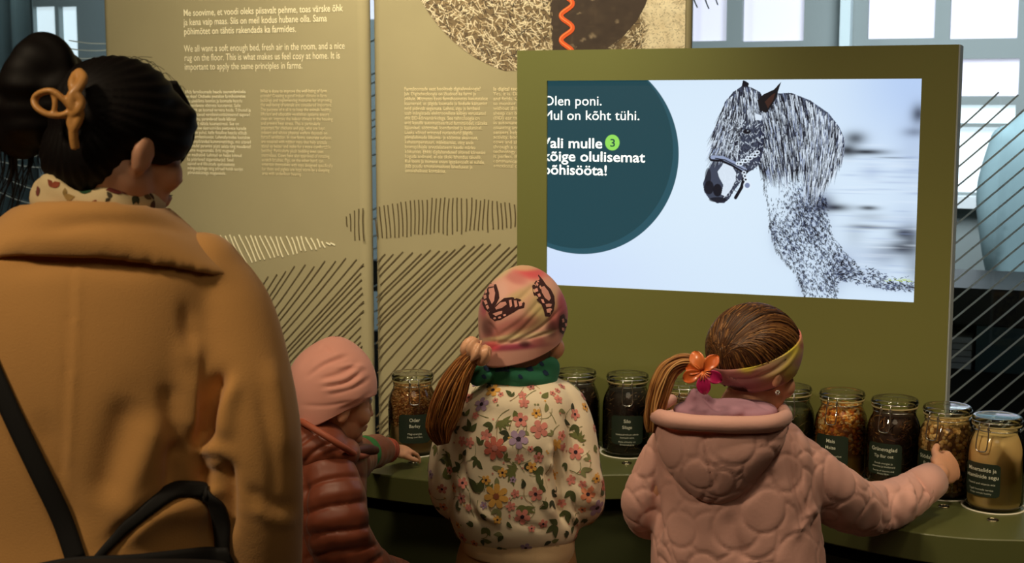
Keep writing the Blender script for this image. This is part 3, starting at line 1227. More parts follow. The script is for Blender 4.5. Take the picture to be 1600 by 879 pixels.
def clip_left(V, fs, umin):
    """cut letters off at the screen's left edge"""
    bm = bmesh.new()
    vs = [bm.verts.new((v[0], v[1], 0)) for v in V]
    for f in fs:
        try:
            bm.faces.new([vs[i] for i in f])
        except ValueError:
            pass
    bmesh.ops.bisect_plane(bm, geom=bm.verts[:] + bm.edges[:] + bm.faces[:], plane_co=(umin, 0, 0), plane_no=(1, 0, 0), clear_inner=True)
    bm.verts.index_update()
    V2 = np.array([v.co[:2] for v in bm.verts]).reshape(-1, 2)
    f2 = [[v.index for v in f.verts] for f in bm.faces]
    bm.free()
    return V2, f2


m_sctext = mat('lit_white_letters', lin(245, 250, 250), .5, emit=lin(240, 247, 248), emit_strength=.95)
b = MB()
for s, xl, xr, yb, hpx, w in [("Olen poni.", 847.5, 939, 164.5, 20, 0.0), ("Mul on kõht tühi.", 846.5, 998, 187, 20, 0.0), ("Vali mulle", 844, 940, 230.5, 21, .014),
                              ("kõige olulisemat", 846.5, 1007, 251, 21, .014), ("põhisööta!", 847.5, 947, 272, 21, .014)]:
    if s == "Vali mulle":
        b.build('screen_text', m_sctext, scr, False)
        b = MB()
    V, fs = glyphs(s, w)
    u0, z0 = PL_K.uz(xl, yb)
    u1, _ = PL_K.uz(xr, yb)
    sx = (u1 - u0) / V[:, 0].max()
    sz = (z0 - PL_K.uz(xl, yb + hpx * 1.06)[1])
    q = np.stack([u0 + V[:, 0] * sx, z0 + V[:, 1] * sz], 1)
    q, fs = clip_left(q, fs, su0 + .0005)
    if len(q):
        b.add([PL_K.w(u, z, -.005) for u, z in q], fs)
b.build('screen_text', m_sctext, scr, False)
V, fs = glyphs("3", .014)
u0, z0 = PL_K.uz(951.5, 229)
u1, _ = PL_K.uz(960, 229)
b = MB()
b.add([PL_K.w(u0 + v[0] * (u1 - u0) / V[:, 0].max(), z0 + v[1] * .026, -.005) for v in V], fs)
b.build('screen_text', mat('dark_green_letters', lin(20, 60, 50), .5, emit=lin(30, 74, 60), emit_strength=.9), scr, False)

# ================================================================== counter
ZC = 0.73
front = [(300, 690), (440, 716), (576, 738), (672, 750), (770, 757), (860, 748), (955, 741), (1040, 745), (1140, 766), (1270, 800), (1414, 828), (1500, 839), (1574, 842.5), (1660, 842), (1780, 826), (1900, 790)]
fw = np.array([PZ(x, y, ZC)[:2] for x, y in front])
fw = catmull(fw, 10)
back = np.array([[1.6, 2.845], [1.0, 3.078], [0.02, 3.456], [0.0, 3.40], [-1.0, 3.42]])


def outline(off):
    d = np.gradient(fw, axis=0)
    d /= np.linalg.norm(d, axis=1, keepdims=True)
    nn = np.stack([-d[:, 1], d[:, 0]], 1)
    return np.concatenate([fw + nn * off, back])


m_top = mat('green_counter_laminate', lin(92, 97, 56), .38, noise=(2, .03))
m_base = mat('dark_green_cabinet', lin(58, 64, 36), .5)
ctr = thing('counter', 'long wavy-edged olive green counter carrying the row of glass jars', 'counter', (0.4, 3.1, 0))


def slab(off, z0, z1, m, name):
    o_ = outline(off)
    mb = MB()
    mb.rings([np.column_stack([o_, np.full(len(o_), z)]) for z in (z0, z1)])
    o = mb.build(name, m, ctr)
    sharp(o, 30)
    return o


bevel(slab(0, ZC - .058, ZC, m_top, 'worktop'), .003, 2, 50)
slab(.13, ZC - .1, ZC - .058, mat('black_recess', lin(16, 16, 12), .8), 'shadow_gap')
slab(.05, 0.07, ZC - .098, m_base, 'cabinet_base')
slab(.12, 0.0, 0.07, mat('black_plinth', lin(20, 20, 18), .7), 'plinth')

# ================================================================== jars
m_glass = thin_glass('jar_glass', (0.95, 0.97, 0.92, 1), 1.5, 0.02, 1.3)
m_lidglass = thin_glass('lid_glass', (0.84, 0.88, 0.76, 1), 1.62, 0.06, 1.5)
m_wire = mat('steel_wire', lin(200, 200, 196), .22, metal=1.0)
m_gasket = mat('pale_rubber', lin(176, 160, 112), .6)
m_label = mat('dark_green_label', lin(34, 46, 36), .45)
m_ltext = mat('label_ink', lin(214, 218, 200), .7)
m_ring = mat('white_ring', lin(225, 222, 205), .5)
m_btn = mat('dark_button', lin(34, 30, 24), .3)
m_btnr = mat('button_rim', lin(170, 160, 130), .25, metal=1.0)
PROF = [(0.0, 0.003), (.046, .002), (.053, .001), (.0565, .006), (.058, .014), (.0585, .06), (.0583, .105), (.0572, .120), (.0545, .133), (.0502, .144), (.0462, .152),
        (.0446, .158), (.0445, .164), (.0470, .166), (.0476, .169)]


def prof_r(z, off):
    p = np.array(PROF)
    return np.interp(z, p[3:, 1], p[3:, 0]) - off


def jar_parts(root, texts):
    mb = MB().lathe(PROF, 44, cap=False)
    body = mb.build('jar_body', m_glass, root)
    mb = MB().lathe([(.0462, .1692), (.0488, .1692), (.0488, .1722), (.0462, .1722), (.0462, .1692)], 44, cap=False)
    mb.build('gasket', m_gasket, root)
    mb = MB().lathe([(.0450, .1724), (.0486, .1726), (.0493, .176), (.0493, .184), (.0480, .1872), (.0440, .1882), (.041, .1876), (.0, .1870)], 44, cap=False)
    mb.build('lid', m_lidglass, root)
    mb = MB()
    a = np.linspace(0, 2 * pi, 49)
    mb.tube(np.stack([.0460 * np.cos(a), .0460 * np.sin(a), np.full(49, .1615)], 1), .0011, 6, cap=False)
    mb.tube(np.stack([.0500 * np.cos(a), .0500 * np.sin(a), np.full(49, .1795)], 1), .0011, 6, cap=False)
    for s in (-1, 1):
        mb.tube(catmull([(s * .012, -.0447, .1615), (s * .012, -.0525, .166), (s * .0105, -.0535, .172), (s * .0105, -.0505, .1795)], 5), .0012, 6)
        mb.tube(catmull([(s * .012, .0447, .1615), (s * .013, .0525, .168), (s * .012, .0505, .1795)], 5), .0012, 6)
    mb.build('wire_bail', m_wire, root)
    mb = MB()
    mb.tube(catmull([(-.008, -.0535, .172), (-.0115, -.0555, .158), (-.012, -.0590, .142), (-.011, -.0615, .128), (-.006, -.0622, .1235), (.006, -.0622, .1235), (.011, -.0615, .128),
                     (.012, -.0590, .142), (.0115, -.0555, .158), (.008, -.0535, .172)], 5), .00125, 6)
    mb.build('clasp', m_wire, root)
    if texts is None:
        return
    A, z0, z1, rc = .66, .031, .099, .007
    nz, na = 17, 25
    V = []
    for z in np.linspace(z0, z1, nz):
        e = min(z - z0, z1 - z)
        cut = rc - sqrt(max(rc * rc - max(rc - e, 0) ** 2, 0)) if e < rc else 0
        hw = A - cut / .0592
        for t in np.linspace(-hw, hw, na):
            V.append((.0592 * sin(t), -.0592 * cos(t), z))
    lab = MB().grid(np.array(V), na, nz).build('label', m_label, root)
    mb = MB()
    zc = z1 - .0165
    for s, size, w in texts:
        if s:
            G, fs = glyphs(s, w)
            x = (G[:, 0] - G[:, 0].max() / 2) * size
            y = G[:, 1] * size + zc
            mb.add(np.stack([.0596 * np.sin(x / .0592), -.0596 * np.cos(x / .0592), y], 1), fs)
        zc -= size * 1.22 if s else size
    mb.build('label_print', m_ltext, lab, False)


def fill(name, label, cat, pos, z0, z1, base, kern=None, nk=0, kz0=None, ks=(.003, .002, .002), kcol=None, strands=None, layer=None, seed=1):
    """what the jar holds: one heap, built of grains lying against the glass"""
    r = np.random.default_rng(seed)
    mb = MB()
    off = .0045
    zs_ = np.linspace(max(z0, .006), z1, 16)
    prof = [(prof_r(z, off + .0012), z) for z in zs_] + [(prof_r(z1, off) * .6, z1 + .003), (.002, z1 + .004)]
    prof = [(.002, max(z0, .006))] + prof
    a = np.linspace(0, 2 * pi, 36, endpoint=False)
    R, C = [], []
    for q, z in prof:
        R.append(np.stack([q * np.cos(a), q * np.sin(a), np.full(36, z)], 1))
        c = base if (layer is None or z > layer[0]) else layer[1]
        C.append(np.tile(np.array(c), (36, 1)))
    mb.rings(R, 0, True, np.concatenate(C))
    kz0 = z0 if kz0 is None else kz0
    off += max(0, max(ks) - .0036)
    for k in range(nk):
        t = r.uniform(0, 2 * pi)
        top = r.random() < .16
        if top:
            q = prof_r(z1, off) * sqrt(r.random())
            z = z1 + .002
        else:
            z = r.uniform(kz0, z1)
            q = prof_r(z, off) + r.uniform(-.0012, .0006)
        c = np.array(kcol[r.integers(len(kcol))]) * r.uniform(.8, 1.15)
        c[3] = 1
        ax = r.normal(size=3)
        ax /= np.linalg.norm(ax)
        M = np.array(Matrix.Rotation(r.uniform(0, pi), 3, Vector(ax)))
        s = r.uniform(.8, 1.2)
        mb.ell((q * cos(t), q * sin(t), z), [x * s for x in ks], M, 12 if ks[0] == ks[1] else 7, 8 if ks[0] == ks[1] else 5, 0, c)
    if strands:
        n, w, cols = strands
        for k in range(n):
            t = r.uniform(0, 2 * pi)
            z = r.uniform(z0 + .004, z1 - .002)
            l = r.uniform(.012, .045)
            d = r.normal(0, .8)
            q = []
            for s in np.linspace(0, 1, 5):
                tt = t + l * s * cos(d) / .052
                zz = min(max(z + l * s * sin(d) * .8 + .003 * sin(3 * s + k), z0), z1 + .002)
                rr_ = prof_r(zz, off) - .002 + .0022 * sin(5 * s + k)
                q.append((rr_ * cos(tt), rr_ * sin(tt), zz))
            c = np.array(cols[r.integers(len(cols))]) * r.uniform(.7, 1.2)
            c[3] = 1
            mb.tube(q, w * r.uniform(.6, 1.4), 5, 0, True, c)
    mb.v = [v + np.array([pos[0], pos[1], pos[2]]) for v in mb.v]
    o = mb.build(name, mat(name + '_grain', (1, 1, 1, 1), .65, vcol=True))
    tag(o, label, cat, kind='stuff')
    return o


JARS = [  # photo x of the middle, world depth, turn of the label (degrees), texts, label
    (645, 3.283, 4, [("Oder", .0115, .012), ("Barley", .0105, .006), ("", .004, 0), ("Magi energiat", .0062, 0), ("Energy and fibre", .0055, 0)],
     'clip-top glass jar of barley at the left end, beside the small child\'s hand'),
    (899, 3.312, -8, None, 'clip-top glass jar of dark brown feed behind the floral jacket\'s shoulder'),
    (980, 3.272, 0, [("Silo", .0115, .012), ("Silage", .0105, .006), ("", .003, 0), ("Niidetud rohust valmib", .0058, 0), ("loomade sööt", .0058, 0), ("", .003, 0), ("Made of freshly cut", .0052, 0), ("fermented grass", .0052, 0)],
     'clip-top glass jar of dark silage with its label facing front, between the two girls'),
    (1068, 3.170, 0, None, 'clip-top glass jar of golden feed half hidden behind the blonde ponytail'),
    (1232, 3.125, 0, None, 'clip-top glass jar of green feed just behind the girl with the headband'),
    (1314, 3.070, -22, [("Mais", .0115, .012), ("Maize", .0105, .006), ("", .004, 0), ("Rikas energia poolest", .0058, 0), ("Rich in energy", .0055, 0)],
     'clip-top glass jar of orange maize kernels in front of the kiosk board'),
    (1396, 2.995, -20, [("Grünevaglad", .0115, .010), ("Tip Bar oat", .0095, .004), ("", .003, 0), ("Annab energiat ja", .0058, 0), ("vitamiine ja kiudaineid", .0058, 0), ("", .002, 0), ("Source of vitamins and", .0052, 0), ("dietary fibre", .0052, 0)],
     'clip-top glass jar of dark brown hay between the maize and the pale peas'),
    (1478, 2.918, -30, [("Söödahernes", .0115, .012), ("Field pea", .0105, .006), ("", .004, 0), ("Valgurikas sööt", .0058, 0)],
     'clip-top glass jar of pale round peas that the girl in pink touches'),
    (1555, 2.822, -27, [("Mineraalide ja", .0112, .012), ("vitamiinide segu", .0112, .012), ("Mineral and vitamin mix", .0062, 0), ("", .004, 0), ("Tagab loomade tervise", .0058, 0), ("Keeps animals healthy", .0052, 0)],
     'clip-top glass jar of cream coloured powder at the right end of the row'),
]
JP = []
ringb = None
for (px_, Y, turn, texts, lab) in JARS:
    # x on the counter at that depth
    zc_ = Y * cos(PITCH) - (ZC + .09 - CAM[2]) * sin(PITCH)
    X = (px_ - 800) / F * zc_
    root = thing('glass_jar', lab, 'jar', (X, Y, ZC + .0015), 'clip-top jars of animal feed on the counter')
    face = atan2(-X, Y) * -1            # turn of -Y axis towards the camera
    rz = -math.atan2(X, Y) + radians(turn)
    tmp = thing('tmp', 'x', 'x')
    jar_parts(tmp, texts)
    for ch in list(tmp.children):
        ch.parent = root
    bpy.data.objects.remove(tmp)
    root.rotation_euler = (0, 0, rz)
    JP.append((X, Y, rz))
    MB().lathe([(.0595, .0002), (.0595, .0016), (.0635, .0016), (.0640, .0002)], 48, M=lambda V: V + np.array([X, Y, ZC]), cap=False).build('inset_ring', m_ring, ctr)
    d = np.array([-X, -Y]) / math.hypot(X, Y)
    bx, by = X + d[0] * .105, Y + d[1] * .105
    bt = MB().lathe([(.0, .0012), (.0095, .0012), (.0095, .0)], 24, M=lambda V: V + np.array([bx, by, ZC]), cap=False).build('push_button', m_btn, ctr)
    MB().lathe([(.0095, .0), (.0098, .0022), (.0112, .0022), (.0116, .0)], 24, M=lambda V: V + np.array([bx, by, ZC]), cap=False).build('button_rim', m_btnr, bt)


def jpos(i):
    return (JP[i][0], JP[i][1], ZC + .0015)


GOLD = [lin(206, 150, 84), lin(184, 120, 62), lin(222, 176, 112), lin(150, 92, 44), lin(232, 190, 130)]
fill('barley_grains', 'golden brown barley grains over pale meal in the leftmost jar', 'grain', jpos(0), .006, .150, lin(136, 82, 40), nk=2600, kz0=.068, ks=(.0034, .0014, .0013), kcol=GOLD,
     layer=(.066, lin(196, 156, 112)), seed=2)
DBR = [lin(92, 58, 34), lin(66, 40, 24), lin(120, 84, 52), lin(48, 30, 20), lin(150, 116, 74)]
fill('dried_feed', 'dark brown dried feed in the jar behind the floral jacket', 'feed', jpos(1), .006, .150, lin(52, 34, 22), strands=(260, .0011, DBR), seed=3)
fill('silage', 'dark silage stalks in the jar between the two girls', 'feed', jpos(2), .006, .148, lin(40, 26, 18), strands=(300, .0010, DBR[1:] + [lin(110, 92, 60)]), seed=4)
fill('golden_feed', 'golden feed in the jar behind the blonde ponytail', 'feed', jpos(3), .006, .150, lin(120, 80, 40), nk=700, kz0=.02, ks=(.0036, .002, .0018), kcol=GOLD, seed=5)
fill('green_feed', 'green chopped feed in the jar behind the girl with the headband', 'feed', jpos(4), .006, .145, lin(70, 70, 28), strands=(260, .0012, [lin(96, 96, 40), lin(120, 110, 50), lin(66, 70, 30)]), seed=6)
MAIZE = [lin(246, 178, 74), lin(236, 154, 56), lin(252, 206, 118), lin(204, 112, 44), lin(255, 226, 168)]
fill('maize_kernels', 'orange maize kernels over yellow meal in the jar by the kiosk board', 'grain', jpos(5), .006, .152, lin(150, 84, 30), nk=1100, kz0=.056, ks=(.0058, .0047, .0028), kcol=MAIZE,
     layer=(.054, lin(204, 158, 76)), seed=7)
HAY = [lin(120, 74, 40), lin(88, 50, 28), lin(150, 100, 56), lin(60, 34, 20), lin(176, 124, 70)]
fill('hay', 'brown hay stalks in the jar beside the maize', 'feed', jpos(6), .006, .150, lin(66, 38, 22), strands=(420, .0010, HAY), seed=8)
PEA = [lin(240, 200, 132), lin(228, 184, 112), lin(248, 216, 156), lin(212, 164, 96)]
fill('peas', 'pale round peas in the jar under the girl\'s hand', 'grain', jpos(7), .006, .148, lin(120, 80, 40), nk=900, kz0=.012, ks=(.0043, .0043, .0043), kcol=PEA, seed=9)
fill('powder', 'cream coloured feed powder in the rightmost jar', 'powder', jpos(8), .006, .150, lin(255, 218, 150), nk=0, kcol=PEA, seed=10)

# ================================================================== people: shared tools
m_skin = mat('skin', lin(214, 158, 126), .55, noise=(30, .04), sss=.12)
m_eye = mat('eye_white', lin(235, 230, 222), .2)
m_iris = mat('eye_iris', lin(60, 40, 28), .2)


def frame(yaw, pitch=0.0, roll=0.0):
    """columns right, forward, up; yaw turns to the right, pitch bows the head"""
    M = Matrix.Rotation(-radians(yaw), 3, 'Z') @ Matrix.Rotation(-radians(pitch), 3, 'X') @ Matrix.Rotation(radians(roll), 3, 'Y')
    return np.array(M)


def head_shapes(mb, C, R, s, child=False, ear=1.0):
    def e(c, r, rx=0.0):
        M = R @ np.array(Matrix.Rotation(radians(rx), 3, 'X'))
        mb.ell(np.asarray(C) + R @ (np.array(c) * s), np.array(r) * s, M, 20, 14)
    k = 1.06 if child else 1.0
    e((0, -.008, .035), (.074 * k, .093 * k, .080 * k))       # skull
    e((0, .040, -.012), (.060, .050, .070))                   # upper face
    e((0, .036, -.058), (.050, .048, .052))                   # jaw
    e((0, .064, -.094), (.022, .020, .018))                   # chin
    for q in (-1, 1):
        e((q * .034, .060, -.036), (.026, .024, .026))        # cheek
        e((q * .026, .076, .016), (.022, .012, .008))         # brow
        e((q * .075, -.004, -.018), (.008, .018 * ear, .029 * ear), -8)   # ear
        e((q * .079, -.009, -.012), (.006, .011 * ear, .019 * ear), -8)
        e((q * .009, .090, -.042), (.007, .008, .006))        # nostril side
    e((0, .090, -.020), (.009, .012, .026), 18)               # nose ridge
    e((0, .099, -.038), (.010, .010, .009))                   # nose tip
    e((0, .085, -.066), (.021, .008, .005))                   # lips
    e((0, .083, -.075), (.018, .008, .006))


def face_children(body, C, R, s):
    for q in (-1, 1):
        c = np.asarray(C) + R @ (np.array((q * .029, .078, .000)) * s)
        mb = MB().ell(c, np.array((.0105, .0105, .0105)) * s, R, 16, 10)
        ey = mb.build('eyeball', m_eye, body)
        mb = MB().ell(c + R @ (np.array((0, .0072, 0)) * s), np.array((.0052, .0040, .0052)) * s, R, 14, 8)
        mb.build('iris', m_iris, ey)


def hand_shapes(mb, W, d, n, s, side=1, curls=(25, 28, 30, 32), spread=6, thumb=(0.55, 0.75, -0.25), thumb_bend=25):
    """palm and five fingers; d along the fingers, n out of the back of the hand, side=+1 puts the thumb to cross(d, n)"""
    d = np.asarray(d, float)
    d /= np.linalg.norm(d)
    n = np.asarray(n, float)
    n = n - d * np.dot(n, d)
    n /= np.linalg.norm(n)
    b = np.cross(d, n) * side
    W = np.asarray(W, float)
    M = np.stack([b, d, n], 1)
    mb.ell(W + d * .046 * s, np.array((.039, .054, .016)) * s, M, 18, 12)
    mb.ell(W + d * .070 * s, np.array((.040, .026, .0135)) * s, M, 18, 12)
    mb.ell(W + d * .012 * s, np.array((.026, .030, .018)) * s, M, 16, 10)
    mb.ell(W + d * .034 * s + b * .028 * s - n * .006 * s, np.array((.017, .030, .015)) * s, M, 14, 10)
    offs = (.029, .010, -.0095, -.028)
    lens = (.070, .078, .073, .057)
    for i in range(4):
        p = W + d * (.082 - (.004 if i in (0, 2) else (.011 if i == 3 else 0))) * s + b * offs[i] * s
        a = radians((1.5 - i) * spread)
        dd = d * cos(a) + b * sin(a)
        pts, rads = [p - dd * .012 * s, p], [.0092 * s, .0094 * s]
        ang = 0
        for q, (fr, cr) in enumerate(((.45, .8), (.31, 1.15), (.24, .8))):
            ang += radians(curls[i] * cr)
            v = dd * cos(ang) - n * sin(ang)
            st = pts[-1]
            L = lens[i] * fr * s
            pts += [st + v * L * .5, st + v * L]
            rads += [(.0083 - .0004 * q) * s, (.0086 - .0009 * (q + 1)) * s]
        mb.tube(pts, rads, 10, round_ends=True)
    t = b * thumb[1] + d * thumb[0] + n * thumb[2]
    t /= np.linalg.norm(t)
    p = W + d * .026 * s + b * .030 * s - n * .004 * s
    bend = radians(thumb_bend)
    t2 = t * cos(bend) + (d - t * np.dot(d, t)) / (np.linalg.norm(d - t * np.dot(d, t)) + 1e-6) * sin(bend)
    mb.tube([p, p + t * .022 * s, p + t * .042 * s, p + t * .042 * s + t2 * .016 * s, p + t * .042 * s + t2 * .030 * s],
            [.0125 * s, .0112 * s, .0098 * s, .0098 * s, .0082 * s], 10, round_ends=True)


def rowloft(mb, rows, n=40, ex=2.4, twist=0.0):
    """rows: (photo y, left x, right x, half depth, world depth); horizontal rings"""
    R = []
    for (y, xl, xr, dh, Y) in rows:
        a, b_ = P(xl, y, Y), P(xr, y, Y)
        c = (a + b_) / 2
        hw = (b_[0] - a[0]) / 2
        t = np.linspace(0, 2 * pi, n, endpoint=False) + twist
        x = np.sign(np.cos(t)) * np.abs(np.cos(t)) ** (2 / ex) * hw
        yy = np.sign(np.sin(t)) * np.abs(np.sin(t)) ** (2 / ex) * dh
        R.append(np.stack([c[0] + x, c[1] + yy, np.full(n, c[2])], 1))
    # more rings in between for a smooth run
    A = np.array(R)
    A = catmull(A.reshape(len(A), -1), 6).reshape(-1, n, 3)
    mb.rings(list(A), 0, True)
    return mb


def limb(mb, pts, rads, n=18, k=6):
    q = catmull(np.column_stack([np.asarray(pts, float), np.asarray(rads, float)]), k)
    mb.tube(q[:, :3], q[:, 3], n, round_ends=True)
    return mb


def folds(V, fs, strokes, it=1):
    """press creases and pull ridges along lines marked on the visible side"""
    for rep in range(it):
        N = normals(V, fs)
        x, y = pix(V)
        vis = np.clip((N * ((CAM - V) / np.linalg.norm(CAM - V, axis=1, keepdims=True))).sum(1) * 2.2, 0, 1)
        D = np.zeros(len(V))
        for st in strokes:
            poly, sig, amp = st[:3]
            cl = catmull(np.array(poly, float), 5).tolist() if len(poly) > 2 else poly
            d, t = seg_dist(x, y, cl)
            D += amp * np.exp(-(d / sig) ** 2) * np.clip(np.sin(np.clip(t * .94 + .03, 0, 1) * pi) * 1.6, 0, 1) * vis
        V = V + N * D[:, None]
    return V


def mesh_from(V, fs, name, mats, parent, cols=None, extra=None):
    mb = MB()
    mb.add(V, fs, 0, cols)
    if extra is not None:
        for (v, f, c) in extra:
            mb.add(v, f, 0, c)
    return mb.build(name, mats, parent)


def bvh(V, fs):
    return BVHTree.FromPolygons([Vector(v) for v in V], fs)


def hit(tree, x, y):
    r = ray(x, y)
    h = tree.ray_cast(Vector(CAM), Vector(r / np.linalg.norm(r)))
    return (np.array(h[0]), np.array(h[1])) if h[0] is not None else (None, None)


def strap(mb, tree, px, wpx, off=.004, th=.004, Yd=None):
    """a webbing strap lying on a garment, following the marked line"""
    q = catmull(np.array(px, float), 6)
    C, Nn = [], []
    for x, y in q:
        h, nn = hit(tree, x, y)
        if h is None:
            h, nn = P(x, y, Yd), np.array([0, -1.0, 0])
        C.append(h)
        Nn.append(nn)
    C, Nn = np.array(C), np.array(Nn)
    for _ in range(3):
        C[1:-1] = (C[:-2] + C[1:-1] * 2 + C[2:]) / 4
        Nn[1:-1] = (Nn[:-2] + Nn[1:-1] + Nn[2:]) / 3
    Nn /= np.linalg.norm(Nn, axis=1, keepdims=True)
    T = np.gradient(C, axis=0)
    T /= np.linalg.norm(T, axis=1, keepdims=True)
    S = np.cross(T, Nn)
    S /= np.linalg.norm(S, axis=1, keepdims=True)
    w = np.interp(np.linspace(0, 1, len(q)), np.linspace(0, 1, len(wpx)), wpx) if not np.isscalar(wpx) else np.full(len(q), wpx)
    R = []
    for c, nn, s_, ww in zip(C, Nn, S, w):
        h = ww / F * np.linalg.norm(c - CAM) / 2
        R.append(np.array([c + s_ * h + nn * off, c + s_ * h + nn * (off + th), c + s_ * h * .5 + nn * (off + th * 1.4), c - s_ * h * .5 + nn * (off + th * 1.4),
                           c - s_ * h + nn * (off + th), c - s_ * h + nn * off]))
    mb.rings(R, 0, True)


class Decals:
    """printed motifs: small coloured outlines laid on a garment"""

    def __init__(self, V, fs, off=.0008):
        self.t = bvh(V, fs)
        self.out = []
        self.off = off
        self.k = 0

    def patch(self, c, N, rot, pts2, col, lift=0.0, fan=True, ctr=None):
        N = np.asarray(N)
        a = np.cross(N, [0, 0, 1.0])
        if np.linalg.norm(a) < .1:
            a = np.cross(N, [1.0, 0, 0])
        a /= np.linalg.norm(a)
        b_ = np.cross(N, a)
        ca, sa = cos(rot), sin(rot)
        pts2 = np.asarray(pts2, float)
        if ctr is None:
            ctr = pts2.mean(0)
        mid = (pts2 + ctr) / 2
        allp = np.concatenate([[ctr], mid, pts2])
        n = len(pts2)
        W_ = []
        self.k += 1
        for x, y in allp:
            x, y = x * ca - y * sa, x * sa + y * ca
            p = np.asarray(c) + a * x - b_ * y
            h = self.t.find_nearest(Vector(p))
            if h[0] is None:
                return
            W_.append(np.array(h[0]) + np.array(h[1]) * (self.off + lift + (self.k % 7) * .00003))
        f = []
        for i in range(n):
            j = (i + 1) % n
            f.append([0, 1 + i, 1 + j])
            f.append([1 + i, 1 + n + i, 1 + n + j, 1 + j])
        self.out.append((np.array(W_), f, np.array(col)))

    def flower(self, c, N, size, rot, cp, cc, petals=5, lift=0):
        for k in range(petals):
            a = rot + 2 * pi * k / petals
            t = np.linspace(-.5, .5, 7)
            pt = [(0.12 * size, 0)]
            w = 1.15 * pi / petals
            pt = [(0.1 * size * cos(a), 0.1 * size * sin(a))]
            for q in t:
                r = size * (1 - .55 * abs(q * 2) ** 2.6)
                pt.append((r * cos(a + q * 2 * w * .9), r * sin(a + q * 2 * w * .9)))
            cj = np.array(cp) * random.uniform(.85, 1.12)
            cj[3] = 1
            self.patch(c, N, 0, pt, cj, lift)
        a = np.linspace(0, 2 * pi, 9)[:-1]
        self.patch(c, N, 0, np.stack([.25 * size * np.cos(a), .25 * size * np.sin(a)], 1), cc, lift + .0004)

    def leaf(self, c, N, l, rot, col, lift=0, wid=.28):
        t = np.linspace(0, 1, 7)
        w = l * wid * np.sin(pi * t ** .8)
        bend = .12 * l * np.sin(pi * t)
        up = np.stack([t * l, w + bend], 1)
        dn = np.stack([t * l, -w + bend], 1)[::-1][1:-1]
        self.patch(c, N, rot, np.concatenate([up, dn]), col, lift)

    def stem(self, c, N, l, rot, col, w=.0008, curve=.3):
        t = np.linspace(0, 1, 8)
        y = curve * l * np.sin(pi * t * .9)
        up = np.stack([t * l, y + w], 1)
        dn = np.stack([t * l, y - w], 1)[::-1]
        # as short strips so that it follows the cloth
        for i in range(7):
            self.patch(c, N, rot, [(t[i] * l, y[i] + w), (t[i + 1] * l, y[i + 1] + w), (t[i + 1] * l, y[i + 1] - w), (t[i] * l, y[i] - w)], col, -.0002)


def shoe(mb, c, yaw, s=1.0):
    R = frame(yaw)
    c = np.asarray(c, float)
    pr = [(-.10, .030, .032), (-.085, .036, .045), (-.04, .040, .052), (.02, .042, .044), (.07, .046, .030), (.11, .040, .022), (.13, .022, .014)]
    rings = []
    a = np.linspace(0, 2 * pi, 18, endpoint=False)
    for y, w, h in pr:
        V = np.stack([w * np.cos(a), np.full(18, y), h + h * np.sin(a)], 1) * s
        rings.append(V @ R.T + c)
    mb.rings(rings, 0, True)


def legs_and_shoes(root, body_mb, hips, feet, r, m_tr, m_sh, yaw, s=1.0, name='trousers', low=.05, top_extra=None):
    """trousers and shoes down to the floor; hips/feet pairs of points"""
    mb = MB()
    for h, f in zip(hips, feet):
        h, f = np.array(h), np.array(f)
        k = h * .5 + f * .5 + np.array([0, .02, 0])
        limb(mb, [h, h * .7 + k * .3, k, f + np.array([0, 0, low])], [r, r * .95, r * .75, r * .62], 18)
        limb(body_mb, [h, k, f + np.array([0, 0, .05])], [r * .7, r * .55, r * .4], 14)
    if top_extra:
        top_extra(mb)
    V, fs = remesh(mb, .009, 3)
    N = normals(V, fs)
    V = V + N * (noise3(V, 38, 5) * .003)[:, None]
    mesh_from(V, fs, name, m_tr, root)
    for f in feet:
        m2 = MB()
        shoe(m2, f, yaw, s)
        m2.build('shoe', m_sh, root)


def cap_strands(mb, C, R, s, rad, start_pts, tie, n, w, cols, rng, lift=.002):
    """strands combed over an ellipsoid (centre C, radii rad in the head frame) from start points to the tie"""
    for k in range(n):
        p0 = start_pts(k)
        q = []
        for t in np.linspace(0, 1, 12):
            p = p0 * (1 - t) + tie * t
            p = p + np.array([0, 0, .03]) * sin(pi * t) * s
            l = np.sqrt(((p / rad) ** 2).sum())
            p = p / l * (1 + lift / np.mean(rad))
            q.append(np.asarray(C) + R @ p)
        c = np.array(cols[rng.integers(len(cols))]) * rng.uniform(.8, 1.2)
        c[3] = 1
        mb.tube(q, np.array([w] * 11 + [w * .8]) * rng.uniform(.7, 1.4), 5, 0, True, c)


def circ_quilt(V, fs, rad, seed, width=.006, depth=.004, spacing=.030):
    """cloud-shaped quilting: lobes of overlapping discs, stitched along their visible rims"""
    r = np.random.default_rng(seed)
    idx = r.permutation(len(V))
    cen = []
    for i in idx:
        p = V[i]
        if all(((p - c) ** 2).sum() > spacing ** 2 for c in cen):
            cen.append(p)
    cen = np.array(cen)
    rads = rad * r.uniform(.75, 1.3, len(cen))
    best = np.full(len(V), 1e3)       # distance to nearest visible rim
    own = np.full(len(V), -1)
    for k in range(len(cen)):         # later discs lie on top
        d = np.linalg.norm(V - cen[k], axis=1) - rads[k]
        inside = d < 0
        best[inside] = -d[inside]
        own[inside] = k
        ring = (~inside) & (d < best)
        best[ring] = d[ring]
    g = np.exp(-(best / width) ** 2)
    puff = 1 - np.exp(-(best / (width * 2.6)) ** 2)
    N = normals(V, fs)
    return V + N * (puff * depth * .4 - g * depth)[:, None]

